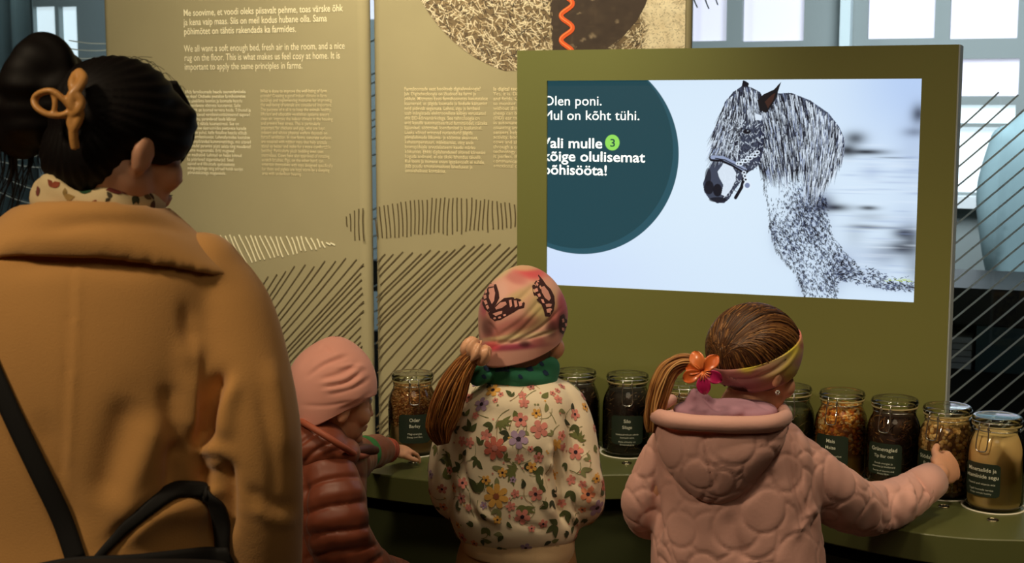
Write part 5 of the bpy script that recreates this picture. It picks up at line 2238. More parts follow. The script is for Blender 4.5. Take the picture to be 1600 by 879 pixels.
# beanie with the butterfly print
V, fs = beanie(BC, BR, (.0775, .0875, .092), (0, -.003, .026), lambda p: -.034 + .030 * sin(p), .004, 200, 110)
V = folds(V, fs, [([(765, 545), (810, 520), (850, 478)], 3, -.0022), ([(770, 530), (815, 500), (855, 455)], 4, -.002), ([(775, 490), (810, 468), (840, 440)], 4, -.002), ([(790, 540), (840, 515), (878, 480)], 3, -.0022),
                  ([(760, 500), (775, 520), (770, 545)], 3, -.002), ([(757, 532), (810, 534), (876, 512)], 2.4, -.002), ([(800, 425), (825, 435), (850, 445)], 3, -.002)])
V = V + normals(V, fs) * (noise3(V, 55, 7) * .0015)[:, None]
PK, DPK, RD, BG, GR, MG = lin(236, 176, 160), lin(206, 120, 118), lin(220, 76, 90), lin(226, 210, 160), lin(196, 186, 120), lin(170, 50, 90)
DKB = lin(58, 22, 26)
cols = px_paint(V, PK, [
    (835, 500, 60, 12, -28, GR, .75), (800, 470, 44, 9, -32, GR, .6), (846, 470, 26, 14, -40, GR, .7), (830, 425, 26, 10, 10, RD, .9), (806, 434, 16, 8, 20, DPK, .8), (780, 425, 30, 8, -35, BG, .8), (820, 416, 20, 6, 0, BG, .6),
    (792, 512, 36, 10, -25, DPK, .75), (822, 506, 22, 9, -20, lin(130, 60, 60), .75), (768, 490, 10, 30, 10, DPK, .5), (759, 470, 7, 26, 10, MG, .8), (762, 512, 9, 14, -10, DKB, .8), (880, 475, 9, 22, 0, MG, .9), (868, 500, 10, 16, 10, lin(200, 90, 100), .8),
    (862, 512, 8, 12, 0, DKB, .7), (878, 505, 7, 16, 0, DKB, .8), (800, 542, 46, 5, -4, MG, .9), (768, 540, 12, 7, 0, RD, .8), (820, 537, 8, 5, 0, DKB, .8), (840, 532, 10, 6, 0, DPK, .9), (855, 446, 14, 14, 0, PK, .6), (780, 455, 12, 16, 0, lin(240, 190, 176), .8),
    (842, 522, 20, 4, -12, BG, .6), (790, 527, 40, 3, -6, BG, .7)])
# blotches all round where the camera does not look
nz_ = noise3(V, 42, 31)
x_, y_ = pix(V)
N = normals(V, fs)
back_ = smoothstep(.1, -.2, (N * (CAM - V)).sum(1))
cc = np.where((nz_ > .25)[:, None], np.array(MG), np.where((nz_ < -.3)[:, None], np.array(GR), np.array(PK)))
cols = cols * (1 - back_[:, None]) + cc * back_[:, None]
cols[:, 3] = 1
btree = bvh(V, fs)
out = []


def zz(pts):   # from the 3.996x close-up to photo pixels
    return [(660 + x / 3.996, 400 + y / 3.996) for x, y in pts]


CELL = lin(236, 170, 158)
for wing, cells in [
    ([(430, 158), (462, 176), (478, 225), (482, 262), (462, 300), (436, 330), (412, 350), (390, 330), (376, 300), (368, 262), (378, 218), (398, 184)],
     [[(416, 205), (448, 196), (456, 230), (450, 280), (436, 300), (418, 262)], [(424, 175), (448, 176), (450, 190), (414, 196)], [(392, 214), (404, 204), (408, 226), (396, 236)], [(384, 246), (400, 240), (404, 262), (388, 270)],
      [(386, 280), (402, 274), (410, 296), (396, 304)], [(398, 312), (412, 304), (420, 324), (408, 334)]]),
    ([(436, 330), (470, 296), (510, 262), (560, 256), (610, 268), (640, 292), (634, 322), (600, 330), (570, 350), (530, 372), (490, 396), (452, 404), (424, 384), (412, 356)],
     [[(456, 322), (488, 290), (520, 284), (528, 300), (498, 322), (462, 334)], [(540, 276), (556, 272), (562, 312), (548, 322)], [(570, 276), (588, 276), (594, 312), (578, 322)], [(600, 284), (622, 290), (622, 308), (606, 314)],
      [(440, 360), (470, 348), (500, 342), (498, 358), (460, 374)], [(444, 384), (458, 380), (462, 392), (448, 394)], [(474, 380), (488, 374), (494, 384), (478, 390)], [(504, 366), (518, 360), (526, 368), (510, 376)]]),
    ([(684, 186), (704, 160), (724, 116), (752, 150), (772, 180), (800, 206), (822, 250), (826, 296), (818, 340), (794, 378), (766, 374), (756, 336), (744, 304), (716, 276), (692, 236)],
     [[(738, 196), (758, 188), (784, 220), (800, 262), (788, 280), (764, 262), (744, 228)], [(706, 176), (720, 150), (732, 170), (716, 190)], [(700, 206), (716, 200), (722, 220), (706, 226)], [(716, 238), (732, 232), (738, 250), (724, 256)],
      [(738, 268), (754, 270), (762, 294), (748, 292)], [(766, 300), (788, 296), (806, 300), (800, 316), (772, 318)], [(772, 330), (796, 324), (808, 330), (794, 354), (776, 352)]]),
    ([(858, 374), (880, 360), (902, 400), (914, 440), (900, 470), (876, 488), (856, 470), (852, 420)],
     [[(868, 392), (880, 388), (884, 410), (872, 414)], [(886, 418), (898, 416), (902, 436), (890, 440)], [(868, 444), (882, 446), (880, 466), (868, 462)]]),
]:
    px_patch(btree, zz(wing), DKB, out, .0007)
    for c_ in cells:
        px_patch(btree, zz(c_), np.array(CELL) * random.uniform(.85, 1.1), out, .0012)
m_print2 = mat('printed_jersey', (1, 1, 1, 1), .9, vcol=True, sheen=.1)
mesh_from(V, fs, 'beanie', m_print2, girl, cols, out)

# floral bomber jacket
mb = MB()
rowloft(mb, [(586, 765, 858, .052, BY), (600, 742, 880, .075, BY), (624, 716, 898, .096, BY), (670, 704, 905, .112, BY), (730, 700, 903, .120, BY), (785, 702, 905, .122, BY), (812, 708, 905, .118, BY),
             (830, 716, 902, .108, BY), (838, 724, 897, .095, BY)], 44, 2.4)
limb(mb, [P(742, 628, BY), P(718, 670, BY - .01), P(706, 730, BY - .02), P(712, 775, BY + .01), P(738, 780, BY + .12), P(746, 778, BY + .19)], [.044, .044, .041, .042, .038, .030], 24)
limb(mb, [P(876, 632, BY), P(890, 670, BY - .015), P(899, 730, BY - .03), P(905, 778, BY - .02), P(886, 786, BY + .09), P(870, 774, BY + .18)], [.046, .047, .047, .049, .044, .032], 24)
V, fs = remesh(mb, .0046, 6)
V = folds(V, fs, [([(866, 690), (872, 730), (880, 770), (884, 815)], 6, -.020), ([(852, 720), (862, 760), (880, 800), (896, 826)], 6, -.008), ([(860, 692), (866, 716), (858, 735)], 7, .008), ([(880, 760), (892, 800), (905, 822)], 7, .007),
                  ([(840, 740), (850, 780), (868, 812)], 8, .006), ([(715, 700), (722, 740), (735, 780), (750, 806)], 7, -.007), ([(712, 740), (730, 770), (752, 800), (780, 822)], 6, .006), ([(730, 800), (760, 815), (780, 828)], 5, -.004),
                  ([(690, 700), (700, 740), (706, 780)], 6, -.005), ([(905, 700), (925, 735), (942, 760)], 7, .005), ([(890, 742), (920, 770), (945, 780)], 6, -.004), ([(888, 790), (915, 800), (940, 790)], 6, -.004),
                  ([(750, 640), (800, 650), (860, 640)], 12, -.004), ([(740, 690), (790, 700), (850, 690)], 14, .004), ([(800, 812), (830, 822), (860, 828)], 5, -.003), ([(880, 640), (890, 680), (884, 720)], 6, -.005)])
V = V + normals(V, fs) * (noise3(V, 26, 4) * .0022 + noise3(V, 62, 14) * .0012)[:, None]
V = lap(V, fs, 1, .4)
D = Decals(V, fs, .0009)
rf = random.Random(12)
random.seed(12)
YL, LI, PI_, CO, RO, PO = lin(232, 176, 84), lin(176, 150, 184), lin(226, 142, 130), lin(206, 110, 92), lin(200, 128, 120), lin(232, 150, 112)
INK = lin(44, 26, 40)
BRN = lin(150, 84, 50)
G1, G2, G3, G4 = lin(74, 84, 42), lin(112, 118, 64), lin(136, 138, 92), lin(52, 58, 34)


def fz(x, y):
    return 660 + x / 2.757, 560 + y / 2.757


sites = []


def put_flower(x, y, s, cp, cc, petals=5):
    X, Y = fz(x, y)
    h, nn = hit(D.t, X, Y)
    if h is None or np.linalg.norm(h - P(X, Y, BY)) > .3:
        return
    D.flower(h, nn, s / 2.757 * .00140, rf.uniform(0, 6), cp, cc, petals, .0004)
    sites.append(h)


for f_ in [(305, 137, 29, YL, INK), (256, 197, 29, LI, INK), (423, 264, 28, PI_, INK), (414, 346, 36, LI, INK), (504, 304, 34, PI_, RO), (312, 385, 44, CO, RO, 7), (318, 592, 46, YL, BRN, 7), (490, 235, 18, YL, INK),
           (660, 402, 30, PI_, INK), (655, 240, 22, PI_, INK), (712, 583, 32, PO, INK), (752, 640, 36, LI, INK), (430, 680, 30, PI_, INK), (488, 582, 27, PI_, INK), (418, 428, 18, PI_, RO), (500, 425, 20, RO, BRN),
           (345, 490, 18, YL, INK), (470, 466, 20, YL, BRN), (275, 330, 22, PI_, RO), (85, 560, 20, RO, INK), (275, 522, 18, YL, INK), (170, 600, 20, RO, INK), (380, 635, 18, PI_, RO), (520, 710, 18, PI_, INK), (323, 693, 16, YL, INK),
           (390, 520, 12, LI, INK), (503, 95, 22, PI_, INK), (585, 175, 18, PI_, RO), (600, 330, 19, PI_, BRN), (605, 380, 16, RO, RO), (780, 540, 28, CO, RO), (750, 515, 18, YL, INK), (172, 355, 20, PI_, RO), (205, 360, 20, PI_, RO),
           (315, 180, 11, PI_, INK), (338, 155, 11, PI_, INK), (437, 190, 20, PI_, RO), (430, 158, 16, PI_, RO), (560, 150, 12, PI_, INK), (581, 138, 12, PI_, INK), (575, 370, 24, YL, YL), (400, 580, 16, PI_, RO), (265, 630, 14, LI, RO),
           (396, 88, 16, YL, BRN), (690, 540, 16, PI_, RO), (640, 520, 20, PI_, RO), (230, 245, 14, PI_, RO), (120, 480, 16, PI_, INK), (200, 640, 14, PI_, RO), (740, 300, 16, RO, INK), (600, 620, 18, PI_, RO), (465, 388, 12, PI_, INK), (470, 730, 14, PI_, INK)]:
    put_flower(*f_)


def put_leaves(x, y, n, l, col, spread=1.0, wid=.28):
    X, Y = fz(x, y)
    h, nn = hit(D.t, X, Y)
    if h is None or np.linalg.norm(h - P(X, Y, BY)) > .3:
        return
    a0 = rf.uniform(0, 6.28)
    for k in range(n):
        D.leaf(h, nn, l / 2.757 * .00145 * rf.uniform(.8, 1.15), a0 + (k - n / 2) * spread, np.array(col) * [rf.uniform(.85, 1.15)] * 3 + [0, 0, 0, 1] if False else col, 0, wid)
    sites.append(h)


for (x, y, n, l, c) in [(345, 265, 6, 40, G2), (400, 490, 6, 44, G2), (445, 635, 6, 42, G2), (665, 345, 6, 40, G2), (120, 430, 6, 40, G2)]:
    put_leaves(x, y, n, l, c, .55, .16)
for (x, y, n, l, c) in [(395, 222, 1, 40, G2), (305, 290, 2, 36, G1), (245, 370, 2, 36, G1), (375, 330, 2, 34, G4), (515, 390, 2, 46, G1), (230, 575, 2, 56, G1), (225, 540, 2, 40, G3), (500, 540, 3, 44, G1), (560, 610, 2, 40, G4), (645, 190, 1, 44, G4),
                        (670, 290, 2, 38, G1), (610, 260, 1, 42, G4), (200, 310, 3, 42, G1), (160, 480, 2, 40, G1), (95, 455, 1, 26, G4), (65, 385, 2, 34, G2), (240, 435, 3, 32, G1), (300, 465, 1, 34, G3), (320, 510, 1, 36, G3), (430, 560, 1, 38, G4),
                        (365, 700, 1, 30, G1), (580, 720, 3, 44, G1), (650, 570, 2, 40, G1), (595, 215, 2, 30, G3), (530, 230, 1, 36, G3), (635, 660, 2, 42, G1), (555, 570, 2, 36, G4), (445, 450, 2, 34, G4), (480, 495, 2, 40, G1), (540, 640, 2, 36, G1),
                        (690, 470, 2, 36, G3), (620, 450, 2, 32, G1), (145, 640, 2, 36, G1), (250, 670, 2, 40, G1), (380, 165, 2, 30, G1), (430, 95, 1, 24, G1), (560, 330, 2, 26, G3), (335, 650, 2, 36, G3), (460, 330, 1, 30, G3), (140, 300, 2, 30, G1), (90, 510, 2, 34, G2),
                        (720, 440, 2, 30, G3), (770, 590, 2, 30, G1), (520, 470, 2, 28, G1), (285, 560, 2, 28, G2), (350, 430, 2, 30, G2)]:
    put_leaves(x, y, n, l, c, 1.1, .24)
for k in range(60):
    X, Y = fz(rf.uniform(60, 780), rf.uniform(90, 730))
    h, nn = hit(D.t, X, Y)
    if h is not None and np.linalg.norm(h - P(X, Y, BY)) < .3:
        D.stem(h, nn, rf.uniform(.02, .045), rf.uniform(0, 6.28), rf.choice([G2, G3, lin(170, 140, 100)]), .0006, rf.uniform(-.4, .4))
for k in range(70):
    X, Y = fz(rf.uniform(60, 780), rf.uniform(90, 730))
    h, nn = hit(D.t, X, Y)
    if h is not None and np.linalg.norm(h - P(X, Y, BY)) < .3:
        D.patch(h, nn, 0, [(.002 * cos(a), .002 * sin(a)) for a in np.linspace(0, 6.28, 7)[:-1]], rf.choice([PI_, YL, RO, G3]), 0)
# the same print goes on round the front and sides
idx = np.random.default_rng(5).permutation(len(V))
Nn = normals(V, fs)
for i in idx[:5000]:
    if all(((V[i] - s_) ** 2).sum() > .025 ** 2 for s_ in sites):
        sites.append(V[i])
        if rf.random() < .42:
            D.flower(V[i], Nn[i], rf.uniform(.007, .012), rf.uniform(0, 6), rf.choice([YL, LI, PI_, PO, RO]), INK, 5, .0004)
        else:
            D.leaf(V[i], Nn[i], rf.uniform(.014, .022), rf.uniform(0, 6), rf.choice([G1, G2, G3]))
            D.leaf(V[i], Nn[i], rf.uniform(.012, .018), rf.uniform(0, 6), rf.choice([G1, G2, G4]))
m_floral = mat('floral_cloth', (1, 1, 1, 1), .8, vcol=True, sheen=.1)
mesh_from(V, fs, 'bomber_jacket', m_floral, girl, np.array(lin(240, 225, 196)), D.out)
mb = MB()
rowloft(mb, [(808, 728, 892, .085, BY), (818, 721, 897, .104, BY), (838, 719, 898, .107, BY), (852, 721, 897, .106, BY), (858, 724, 895, .103, BY), (858, 735, 885, .09, BY)], 48, 2.6)
V = np.concatenate(mb.v)
# the band hangs a little lower at the right
V[:, 2] -= (V[:, 0] - P(808, 830, BY)[0]) * .09
wb = MB().add(V, mb.f)
wb.build('waistband', mat('cream_knit', lin(222, 192, 150), .95, bump=(500, .3, .001)), girl)

# green snood
mb = MB()
R_ = []
c0 = P(808, 574, BY)
for a in np.linspace(0, 2 * pi, 60, endpoint=False):
    cx, cy = c0[0] + .060 * cos(a), BY + .052 * sin(a)
    z = c0[2] - .006 * cos(a) - .010 * max(sin(a), 0)
    ring = []
    for b2 in np.linspace(0, 2 * pi, 20, endpoint=False):
        rr_ = .018 + .0016 * sin(4 * b2 + 3 * a)
        ring.append((cx + rr_ * cos(b2) * cos(a), cy + rr_ * cos(b2) * sin(a), z + rr_ * 1.75 * sin(b2)))
    R_.append(np.array(ring))
mb.grid(np.concatenate(R_), 20, 60, 0, True, True)
mb2 = MB()
mb2.v, mb2.f, mb2.m, mb2.c, mb2.n = mb.v, mb.f, mb.m, mb.c, mb.n
mb2.ell(P(752, 586, BY - .055), (.022, .018, .016))
mb2.ell(P(746, 592, BY - .055), (.014, .016, .012))
V, fs = remesh(mb2, .003, 3)
V = folds(V, fs, [([(750, 590), (780, 572), (830, 560)], 3, -.003), ([(770, 592), (810, 578), (855, 580)], 3, -.0025), ([(745, 580), (770, 568), (800, 562)], 3, .002)])
V = V + normals(V, fs) * (noise3(V, 70, 5) * .0016)[:, None]
stree = bvh(V, fs)
out = []
NV = lin(26, 52, 84)
for (x, y) in [(778, 572), (783, 571), (788, 571), (794, 570)]:
    px_patch(stree, [(x - 1.5, y - 6), (x + 1.2, y - 6), (x + 2, y + 7), (x - 1, y + 7)], NV, out)
px_patch(stree, [(774, 577), (796, 576), (796, 580), (774, 581)], NV, out)
for (x, y, s) in [(826, 574, 7), (803, 557, 5), (760, 576, 5), (852, 582, 5), (846, 568, 4), (756, 588, 4), (813, 588, 4)]:
    px_patch(stree, [(x - s, y - s * .5), (x - s * .2, y - s), (x + s * .6, y - s * .4), (x + s * 1.1, y + s * .6), (x + s * .2, y + s * .9), (x - s * .6, y + s * .4)], NV, out)
mesh_from(V, fs, 'snood', mat('green_snood_cloth', (1, 1, 1, 1), .85, vcol=True), girl, np.array(lin(46, 124, 92)), out)

# ponytail with a satin scrunchie
BRC = [lin(168, 106, 48), lin(138, 82, 38), lin(192, 130, 66), lin(108, 64, 32), lin(212, 154, 88)]
mb = MB()
rg = np.random.default_rng(9)
ponytail(mb, [(748, 550), (736, 560), (722, 578), (708, 606), (696, 640), (688, 668), (692, 694)], [20, 24, 34, 46, 50, 44, 16], 460, .0013, BRC, rg, BY - .10, .030, .5)
mb.build('ponytail', mat('brown_hair', (1, 1, 1, 1), .5, vcol=True, spec=.35), girl)
mb = MB()
mb.ell(BC + BR @ np.array([0, -.016, -.028]), (.066, .068, .060), BR)
mb.hascol = False
mb.build('hair', mat('brown_hair_cap', lin(104, 60, 32), .55), girl)
mb = MB()
sc_c = P(744, 548, BY - .095)
dx_ = np.array([-.62, -.1, -.78])
dx_ /= np.linalg.norm(dx_)
e1 = np.cross(dx_, [0, 1, 0])
e1 /= np.linalg.norm(e1)
e2 = np.cross(dx_, e1)
R_ = []
for a in np.linspace(0, 2 * pi, 60, endpoint=False):
    ring = []
    o_ = e1 * cos(a) + e2 * sin(a)
    for b2 in np.linspace(0, 2 * pi, 16, endpoint=False):
        q = .0125 * (1 + .22 * sin(9 * a + 1.5 * sin(b2)))
        ring.append(sc_c + o_ * (.0155 + q * cos(b2)) + dx_ * (q * 1.25 * sin(b2) + .003 * sin(5 * a)))
    R_.append(np.array(ring))
mb.grid(np.concatenate(R_), 16, 60, 0, True, True)
mb.build('scrunchie', mat('peach_satin', lin(232, 176, 138), .35, sheen=.2), girl)

# ================================================================== the girl in the pink quilted jacket
DY = 2.47
gp = thing('person', 'girl in a pink quilted jacket with a headband and orange flower clip, touching a jar', 'person', (P(1150, 700, DY)[0], DY, 0))
DC = P(1178, 568, DY)
DR = frame(56, 12)
DS = .86
b_ = MB()
head_shapes(b_, DC, DR, DS, True, .68)
limb(b_, [DC + np.array([0, 0, -.05]), P(1160, 640, DY), P(1150, 700, DY)], [.040, .044, .06])
rowloft(b_, [(685, 1085, 1215, .05, DY), (730, 1060, 1235, .07, DY), (820, 1060, 1240, .08, DY), (930, 1055, 1245, .085, DY), (1000, 1055, 1245, .085, DY)])
lw = P(1045, 790, DY + .25)
limb(b_, [P(1060, 710, DY), P(1008, 790, DY + .03), lw], [.034, .03, .02])
hand_shapes(b_, lw, np.array([.15, 1.0, -.05]), np.array([0, -.1, 1.0]), .62, side=1, curls=(30, 32, 34, 36))
rw = P(1467, 740, 2.766)
limb(b_, [P(1228, 725, DY), P(1352, 798, 2.60), rw], [.034, .028, .020])
hand_shapes(b_, rw, np.array([.62, .68, .10]), np.array([.70, -.55, .42]), .80, side=-1, curls=(62, 60, 60, 62), thumb=(.80, .45, -.40), thumb_bend=20, spread=7)
hx = P(1152, 900, DY)[0]
legs_and_shoes(gp, b_, [(hx - .055, DY, .54), (hx + .055, DY, .54)], [(hx - .06, DY, 0), (hx + .065, DY + .03, 0)], .075,
               mat('grey_legging_cloth', lin(70, 70, 80), .85), m_shoe, 12, .76)
V, fs = remesh(b_, .0027, 2)
db = mesh_from(V, fs, 'body', m_skin, gp)
face_children(db, DC, DR, DS)
mb = MB()
ep = DC + DR @ (np.array((.083, -.004, -.046)) * DS)
for a in np.linspace(0, 2 * pi, 7)[:-1]:
    mb.ell(ep + np.array([.003 * cos(a), -.002, .003 * sin(a)]), (.0018,) * 3, None, 8, 6)
mb.build('earring', m_wire, gp)

# quilted jacket
m_quilt = mat('pink_quilted_nylon', lin(222, 170, 158), .72, noise=(9, .04), bump=(160, .18, .002), sheen=.12)
mb = MB()
rowloft(mb, [(646, 1095, 1205, .055, DY), (662, 1065, 1240, .085, DY), (690, 1042, 1262, .105, DY), (740, 1026, 1272, .118, DY), (810, 1020, 1280, .124, DY), (880, 1018, 1288, .130, DY), (960, 1012, 1296, .134, DY), (1040, 1010, 1298, .13, DY), (1052, 1020, 1288, .118, DY)], 44, 2.4)
limb(mb, [P(1058, 700, DY), P(1030, 740, DY + .01), P(1008, 785, DY + .02), P(1018, 806, DY + .09), P(1040, 796, DY + .18), P(1046, 791, DY + .235)], [.050, .048, .043, .042, .040, .034], 24)
limb(mb, [P(1215, 712, DY), P(1255, 738, DY + .005), P(1298, 768, DY + .035), P(1350, 795, DY + .13), P(1400, 784, DY + .20), P(1428, 768, DY + .245)], [.054, .058, .057, .051, .047, .041], 26)
V, fs = remesh(mb, .0042, 6)
V = folds(V, fs, [([(1232, 690), (1240, 740), (1252, 790), (1262, 830)], 6, -.006), ([(1266, 812), (1286, 850), (1290, 879)], 7, -.005), ([(1236, 668), (1244, 720), (1258, 780), (1276, 812)], 2.4, -.0032), ([(1150, 790), (1185, 760), (1215, 735)], 7, -.006), ([(1140, 800), (1150, 840), (1170, 879)], 10, -.005),
                  ([(1385, 760), (1398, 790), (1402, 825)], 6, -.007), ([(1412, 738), (1424, 765), (1428, 800)], 6, .006), ([(1425, 730), (1445, 755), (1452, 780)], 5, -.006), ([(1360, 770), (1372, 800), (1366, 832)], 7, .006),
                  ([(1000, 740), (1008, 780), (1022, 815)], 7, -.005), ([(1022, 740), (1026, 800), (1030, 850)], 6, -.010), ([(1240, 840), (1270, 800), (1285, 790)], 8, .005)])
V = circ_quilt(V, fs, .036, 5, .0026, .0020, .037)
V = V + normals(V, fs) * (noise3(V, 60, 4) * .0015 + noise3(V * np.array([1, 1, .6]), 150, 8) * .0009)[:, None]
mesh_from(V, fs, 'quilted_jacket', m_quilt, gp)
# cuff at the right wrist
mb = MB()
c0, c1 = P(1425, 769, DY + .240), P(1457, 749, DY + .290)
mb.tube([c0, (c0 + c1) / 2, c1], [.040, .0395, .036], 24, round_ends=False)
mb.build('cuff', m_quilt, gp)

# hood lying on the back
mb = MB()
HY = DY - .105
rows = [(646, 1024, 1228, .060, HY + .045), (660, 1021, 1231, .068, HY + .03), (690, 1025, 1224, .070, HY + .02), (720, 1036, 1204, .064, HY + .015), (748, 1054, 1180, .054, HY + .015), (770, 1078, 1156, .042, HY + .02), (782, 1100, 1136, .028, HY + .025)]
rowloft(mb, rows, 44, 2.1)
V, fs = remesh(mb, .0042, 5)
V = folds(V, fs, [([(1099, 660), (1103, 700), (1110, 740), (1120, 772)], 2.6, -.0042), ([(1232, 664), (1215, 715), (1180, 755), (1140, 782)], 4, .004), ([(1022, 664), (1034, 720), (1062, 764), (1104, 783)], 4, .004)])
V = circ_quilt(V, fs, .034, 9, .0026, .0018, .035)
V = V + normals(V, fs) * (noise3(V, 60, 4) * .0014)[:, None]
hood = mesh_from(V, fs, 'hood', m_quilt, gp)
mb = MB()
limb(mb, [P(1205, 630, DY + .06), P(1222, 640, DY), P(1226, 652, DY - .06), P(1205, 661, HY - .022), P(1160, 663, HY - .042), P(1120, 662, HY - .046), P(1080, 660, HY - .042), P(1040, 654, HY - .022), P(1022, 646, DY - .06), P(1030, 634, DY), P(1050, 624, DY + .05)],
     [.010, .0120, .0135, .0145, .0150, .0150, .0150, .0145, .0135, .0120, .010], 14, 6)
V = np.concatenate(mb.v)
V = V + normals(V, mb.f if False else [f for f in mb.f if len(f) == 4]) * (noise3(V, 70, 3) * .0012)[:, None]
MB().add(V, mb.f).build('hood_rim', m_quilt, hood)
m_lav = mat('lavender_lining', lin(176, 132, 152), .85)
mb = MB()
mb.ell(P(1110, 640, DY - .075), (.066, .05, .018))
mb.ell(P(1160, 640, DY - .05), (.062, .055, .018))
mb.ell(P(1092, 630, DY - .085), (.026, .018, .022))
mb.ell(P(1085, 618, DY - .09), (.010, .012, .014))
mb.ell(P(1140, 634, DY - .08), (.05, .02, .014))
V, fs = remesh(mb, .0036, 5)
V = folds(V, fs, [([(1098, 616), (1115, 634), (1130, 640)], 4, -.006), ([(1150, 628), (1180, 630), (1205, 640)], 3, -.003)])
mesh_from(V, fs, 'hood_lining', m_lav, hood)

# hair combed back, headband, flower clip and ponytail
HAIR = [lin(88, 56, 30), lin(70, 42, 23), lin(110, 72, 38), lin(54, 33, 19), lin(140, 98, 54), lin(76, 46, 24)]
off = np.array([0, -.006, .026])
hrad = np.array([.0735, .0905, .0800])
mb = MB()
mb.ell(DC + DR @ off, hrad, DR, 40, 28, 0, np.array(lin(78, 46, 24)))
tie_w = P(1106, 572, DY - .085)
tie = DR.T @ (tie_w - DC) - off
tie_s = tie / np.sqrt(((tie / hrad) ** 2).sum())
rg = np.random.default_rng(14)


def start(k):
    p = rg.uniform(-pi / 2, 3 * pi / 2)
    y = hrad[1] * sin(p)
    z = .012 + .50 * y + rg.uniform(-.022, .012)
    q = sqrt(max(1 - (z / hrad[2]) ** 2, .03))
    return np.array([hrad[0] * cos(p) * q, hrad[1] * sin(p) * q, z])


cap_strands(mb, DC + DR @ off, DR, DS, hrad, start, tie_s, 620, .00150, HAIR, rg, .0012)
m_bhair = mat('light_brown_hair', (1, 1, 1, 1), .45, vcol=True, spec=.35)
mb.build('hair', m_bhair, gp)
V, fs = headband(DC, DR, np.array([.0775, .0950, .0850]), off, lambda y: -.004 + .58 * y, lambda y: .033 + .05 * max(y, 0))
V = folds(V, fs, [([(1125, 590), (1170, 592), (1215, 575), (1245, 545)], 3, -.0025), ([(1125, 602), (1175, 606), (1215, 594)], 2.6, -.0025), ([(1150, 580), (1190, 570), (1225, 545)], 3, -.002), ([(1128, 583), (1160, 580), (1190, 575)], 3, .002), ([(1200, 590), (1230, 570), (1250, 540)], 3, .002)])
V = V + normals(V, fs) * (noise3(V, 60, 8) * .0012)[:, None]
YG, MAU, ROS = lin(206, 190, 60), lin(170, 112, 108), lin(226, 132, 122)
cols = px_paint(V, MAU, [(1228, 555, 42, 13, -48, YG, 1.0), (1180, 568, 22, 7, -22, YG, .85), (1168, 575, 8, 8, 0, YG, .6), (1246, 515, 16, 16, 0, ROS, 1.0), (1212, 572, 22, 9, -38, lin(222, 186, 150), .85), (1195, 578, 18, 6, -25, lin(206, 150, 130), .7),
                         (1238, 585, 12, 14, -30, YG, .8), (1254, 540, 5, 5, 0, lin(160, 60, 70), .8), (1160, 598, 40, 8, -4, lin(150, 96, 100), .8)])
mesh_from(V, fs, 'headband', m_print2, gp, cols)
mb = MB()
BLO = [lin(166, 112, 58), lin(140, 90, 44), lin(190, 138, 80), lin(116, 72, 36), lin(206, 158, 98)]
ponytail(mb, [(1108, 572), (1090, 566), (1066, 566), (1046, 578), (1034, 600), (1027, 626), (1022, 652), (1020, 676)], [14, 18, 24, 30, 32, 32, 28, 18], 300, .0014, BLO, rg, DY - .085, .022)
mb.build('ponytail', m_bhair, gp)
mb = MB()
fc = P(1098, 580, DY - .125)
fn = np.array([-.25, -.93, .15])
fn /= np.linalg.norm(fn)
f1 = np.cross(fn, [0, 0, 1.0])
f1 /= np.linalg.norm(f1)
if f1[0] < 0:
    f1 = -f1
f2 = np.array([0, 0, 1.0]) - fn * fn[2]
f2 /= np.linalg.norm(f2)
ORA, ORL, MAG = lin(226, 110, 52), lin(236, 130, 70), lin(186, 36, 96)


def petal(a, L, w, col, cup=.35):
    d = f1 * cos(a) + f2 * sin(a)
    s = -f1 * sin(a) + f2 * cos(a)
    nu_, nv_ = 9, 10
    front_, back_ = [], []
    for j in range(nv_):
        t = j / (nv_ - 1)
        hw = w * (sin(pi * min(t * .92 + .06, 1)) ** .7) * (.55 + .6 * t)
        for i in range(nu_):
            u = -1 + 2 * i / (nu_ - 1)
            p = fc + d * (L * t + .003) + s * hw * u + fn * (L * (.5 * t - .62 * t * t) + cup * w * u * u * .6 + .003)
            front_.append(p)
            back_.append(p - fn * .0022)
    V_ = np.array(front_ + back_)
    m = nu_ * nv_
    f = []
    for j in range(nv_ - 1):
        for i in range(nu_ - 1):
            q = j * nu_ + i
            f.append([q, q + 1, q + nu_ + 1, q + nu_])
            f.append([m + q, m + q + nu_, m + q + nu_ + 1, m + q + 1])
    rimq = list(range(nu_)) + [nu_ * (j + 1) - 1 for j in range(1, nv_)] + [m - 2 - i for i in range(nu_ - 1)] + [nu_ * j for j in range(nv_ - 2, 0, -1)]
    for a_, b2 in zip(rimq, rimq[1:] + rimq[:1]):
        f.append([a_, m + a_, m + b2, b2])
    mb.add(V_, f, 0, np.array(col))


for a, L, w, c in [(116, .034, .0145, ORL), (48, .034, .0135, ORA), (170, .026, .012, ORA), (205, .033, .0135, ORA), (-22, .033, .0130, MAG), (-82, .036, .0140, MAG)]:
    petal(radians(a), L, w, c)
for k in range(7):
    a = radians(-120 + 22 * k)
    d = f1 * cos(a) + f2 * sin(a)
    mb.tube([fc + fn * .004, fc + d * .008 + fn * .008, fc + d * .015 + fn * .008], [.0011, .001, .0014], 6, 0, True, np.array(ORL))
mb.tube([fc, fc - fn * .03], [.006, .006], 8, 0, True, np.array(ORA))
mb.build('flower_clip', mat('flower_plastic', (1, 1, 1, 1), .28, vcol=True, coat=.3), gp)

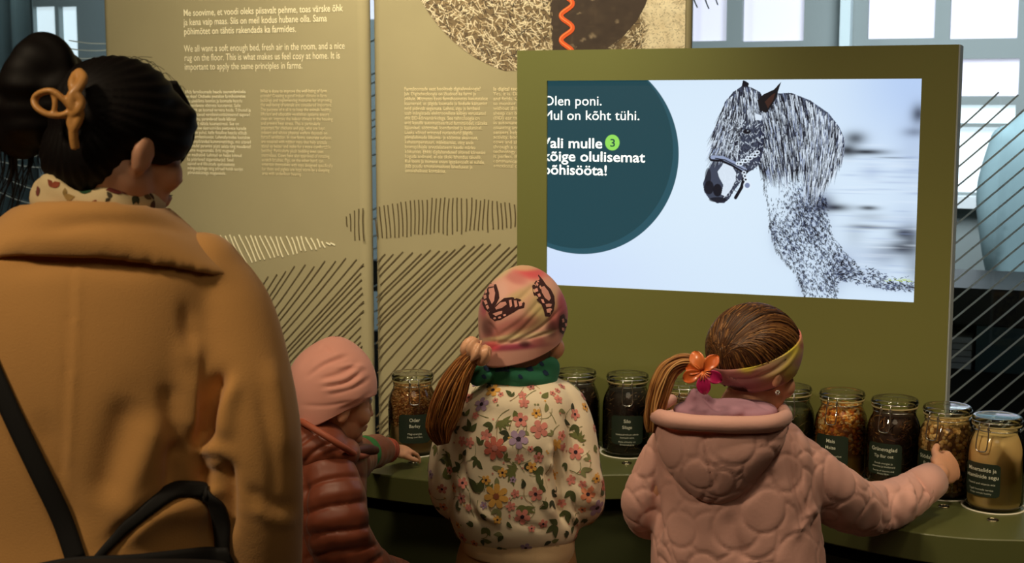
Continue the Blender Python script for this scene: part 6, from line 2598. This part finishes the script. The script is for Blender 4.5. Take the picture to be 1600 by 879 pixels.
# ================================================================== figure added for the silhouette in the glass
SY = 5.35
far = thing('person', 'figure in a grey-teal coat, standing in for the silhouette in the glass at the right edge', 'person', (P(1640, 400, SY)[0], SY, 0))
m_far = mat('teal_coat_cloth', lin(112, 136, 142), .9)
fc_ = P(1648, 118, SY)
b_ = MB()
head_shapes(b_, fc_, frame(10), 1.0)
limb(b_, [fc_ + np.array([0, 0, -.06]), fc_ + np.array([0, 0, -.2])], [.05, .06])
rowloft(b_, [(190, 1600, 1690, .06, SY), (230, 1580, 1712, .08, SY), (420, 1584, 1704, .08, SY), (520, 1586, 1704, .09, SY)], 30)
for q in (-1, 1):
    limb(b_, [P(1646 + q * 70, 235, SY), P(1646 + q * 84, 360, SY), P(1646 + q * 76, 470, SY + .1)], [.045, .036, .027])
    hand_shapes(b_, P(1646 + q * 76, 472, SY + .1), np.array([0, .3, -.9]), np.array([q, 0, .2]), .95, side=-q)
hx = fc_[0]
legs_and_shoes(far, b_, [(hx - .09, SY, .80), (hx + .09, SY, .80)], [(hx - .1, SY, 0), (hx + .1, SY, 0)], .09, mat('dark_teal_trousers', lin(40, 52, 58), .9), m_shoe, 0)
V, fs = remesh(b_, .005, 2)
fb = mesh_from(V, fs, 'body', m_skin, far)
face_children(fb, fc_, frame(10), 1.0)
mb = MB()
rowloft(mb, [(170, 1604, 1690, .075, SY), (200, 1572, 1722, .10, SY), (250, 1556, 1738, .13, SY), (350, 1556, 1736, .14, SY), (520, 1552, 1742, .15, SY), (640, 1548, 1746, .16, SY)], 40)
for q in (-1, 1):
    limb(mb, [P(1646 + q * 72, 222, SY), P(1646 + q * 90, 290, SY), P(1646 + q * 88, 380, SY), P(1646 + q * 78, 462, SY + .08)], [.065, .07, .06, .045], 20)
V, fs = remesh(mb, .009, 4)
V = V + normals(V, fs) * (noise3(V, 20, 4) * .004)[:, None]
mesh_from(V, fs, 'coat', m_far, far)
mb = MB()
mb.ell(fc_ + np.array([0, -.012, .035]), (.088, .104, .095))
mb.ell(fc_ + np.array([0, -.05, -.03]), (.08, .06, .08))
V, fs = remesh(mb, .006, 3)
mesh_from(V, fs, 'hair', mat('dark_brown_hair', lin(60, 58, 56), .6), far)
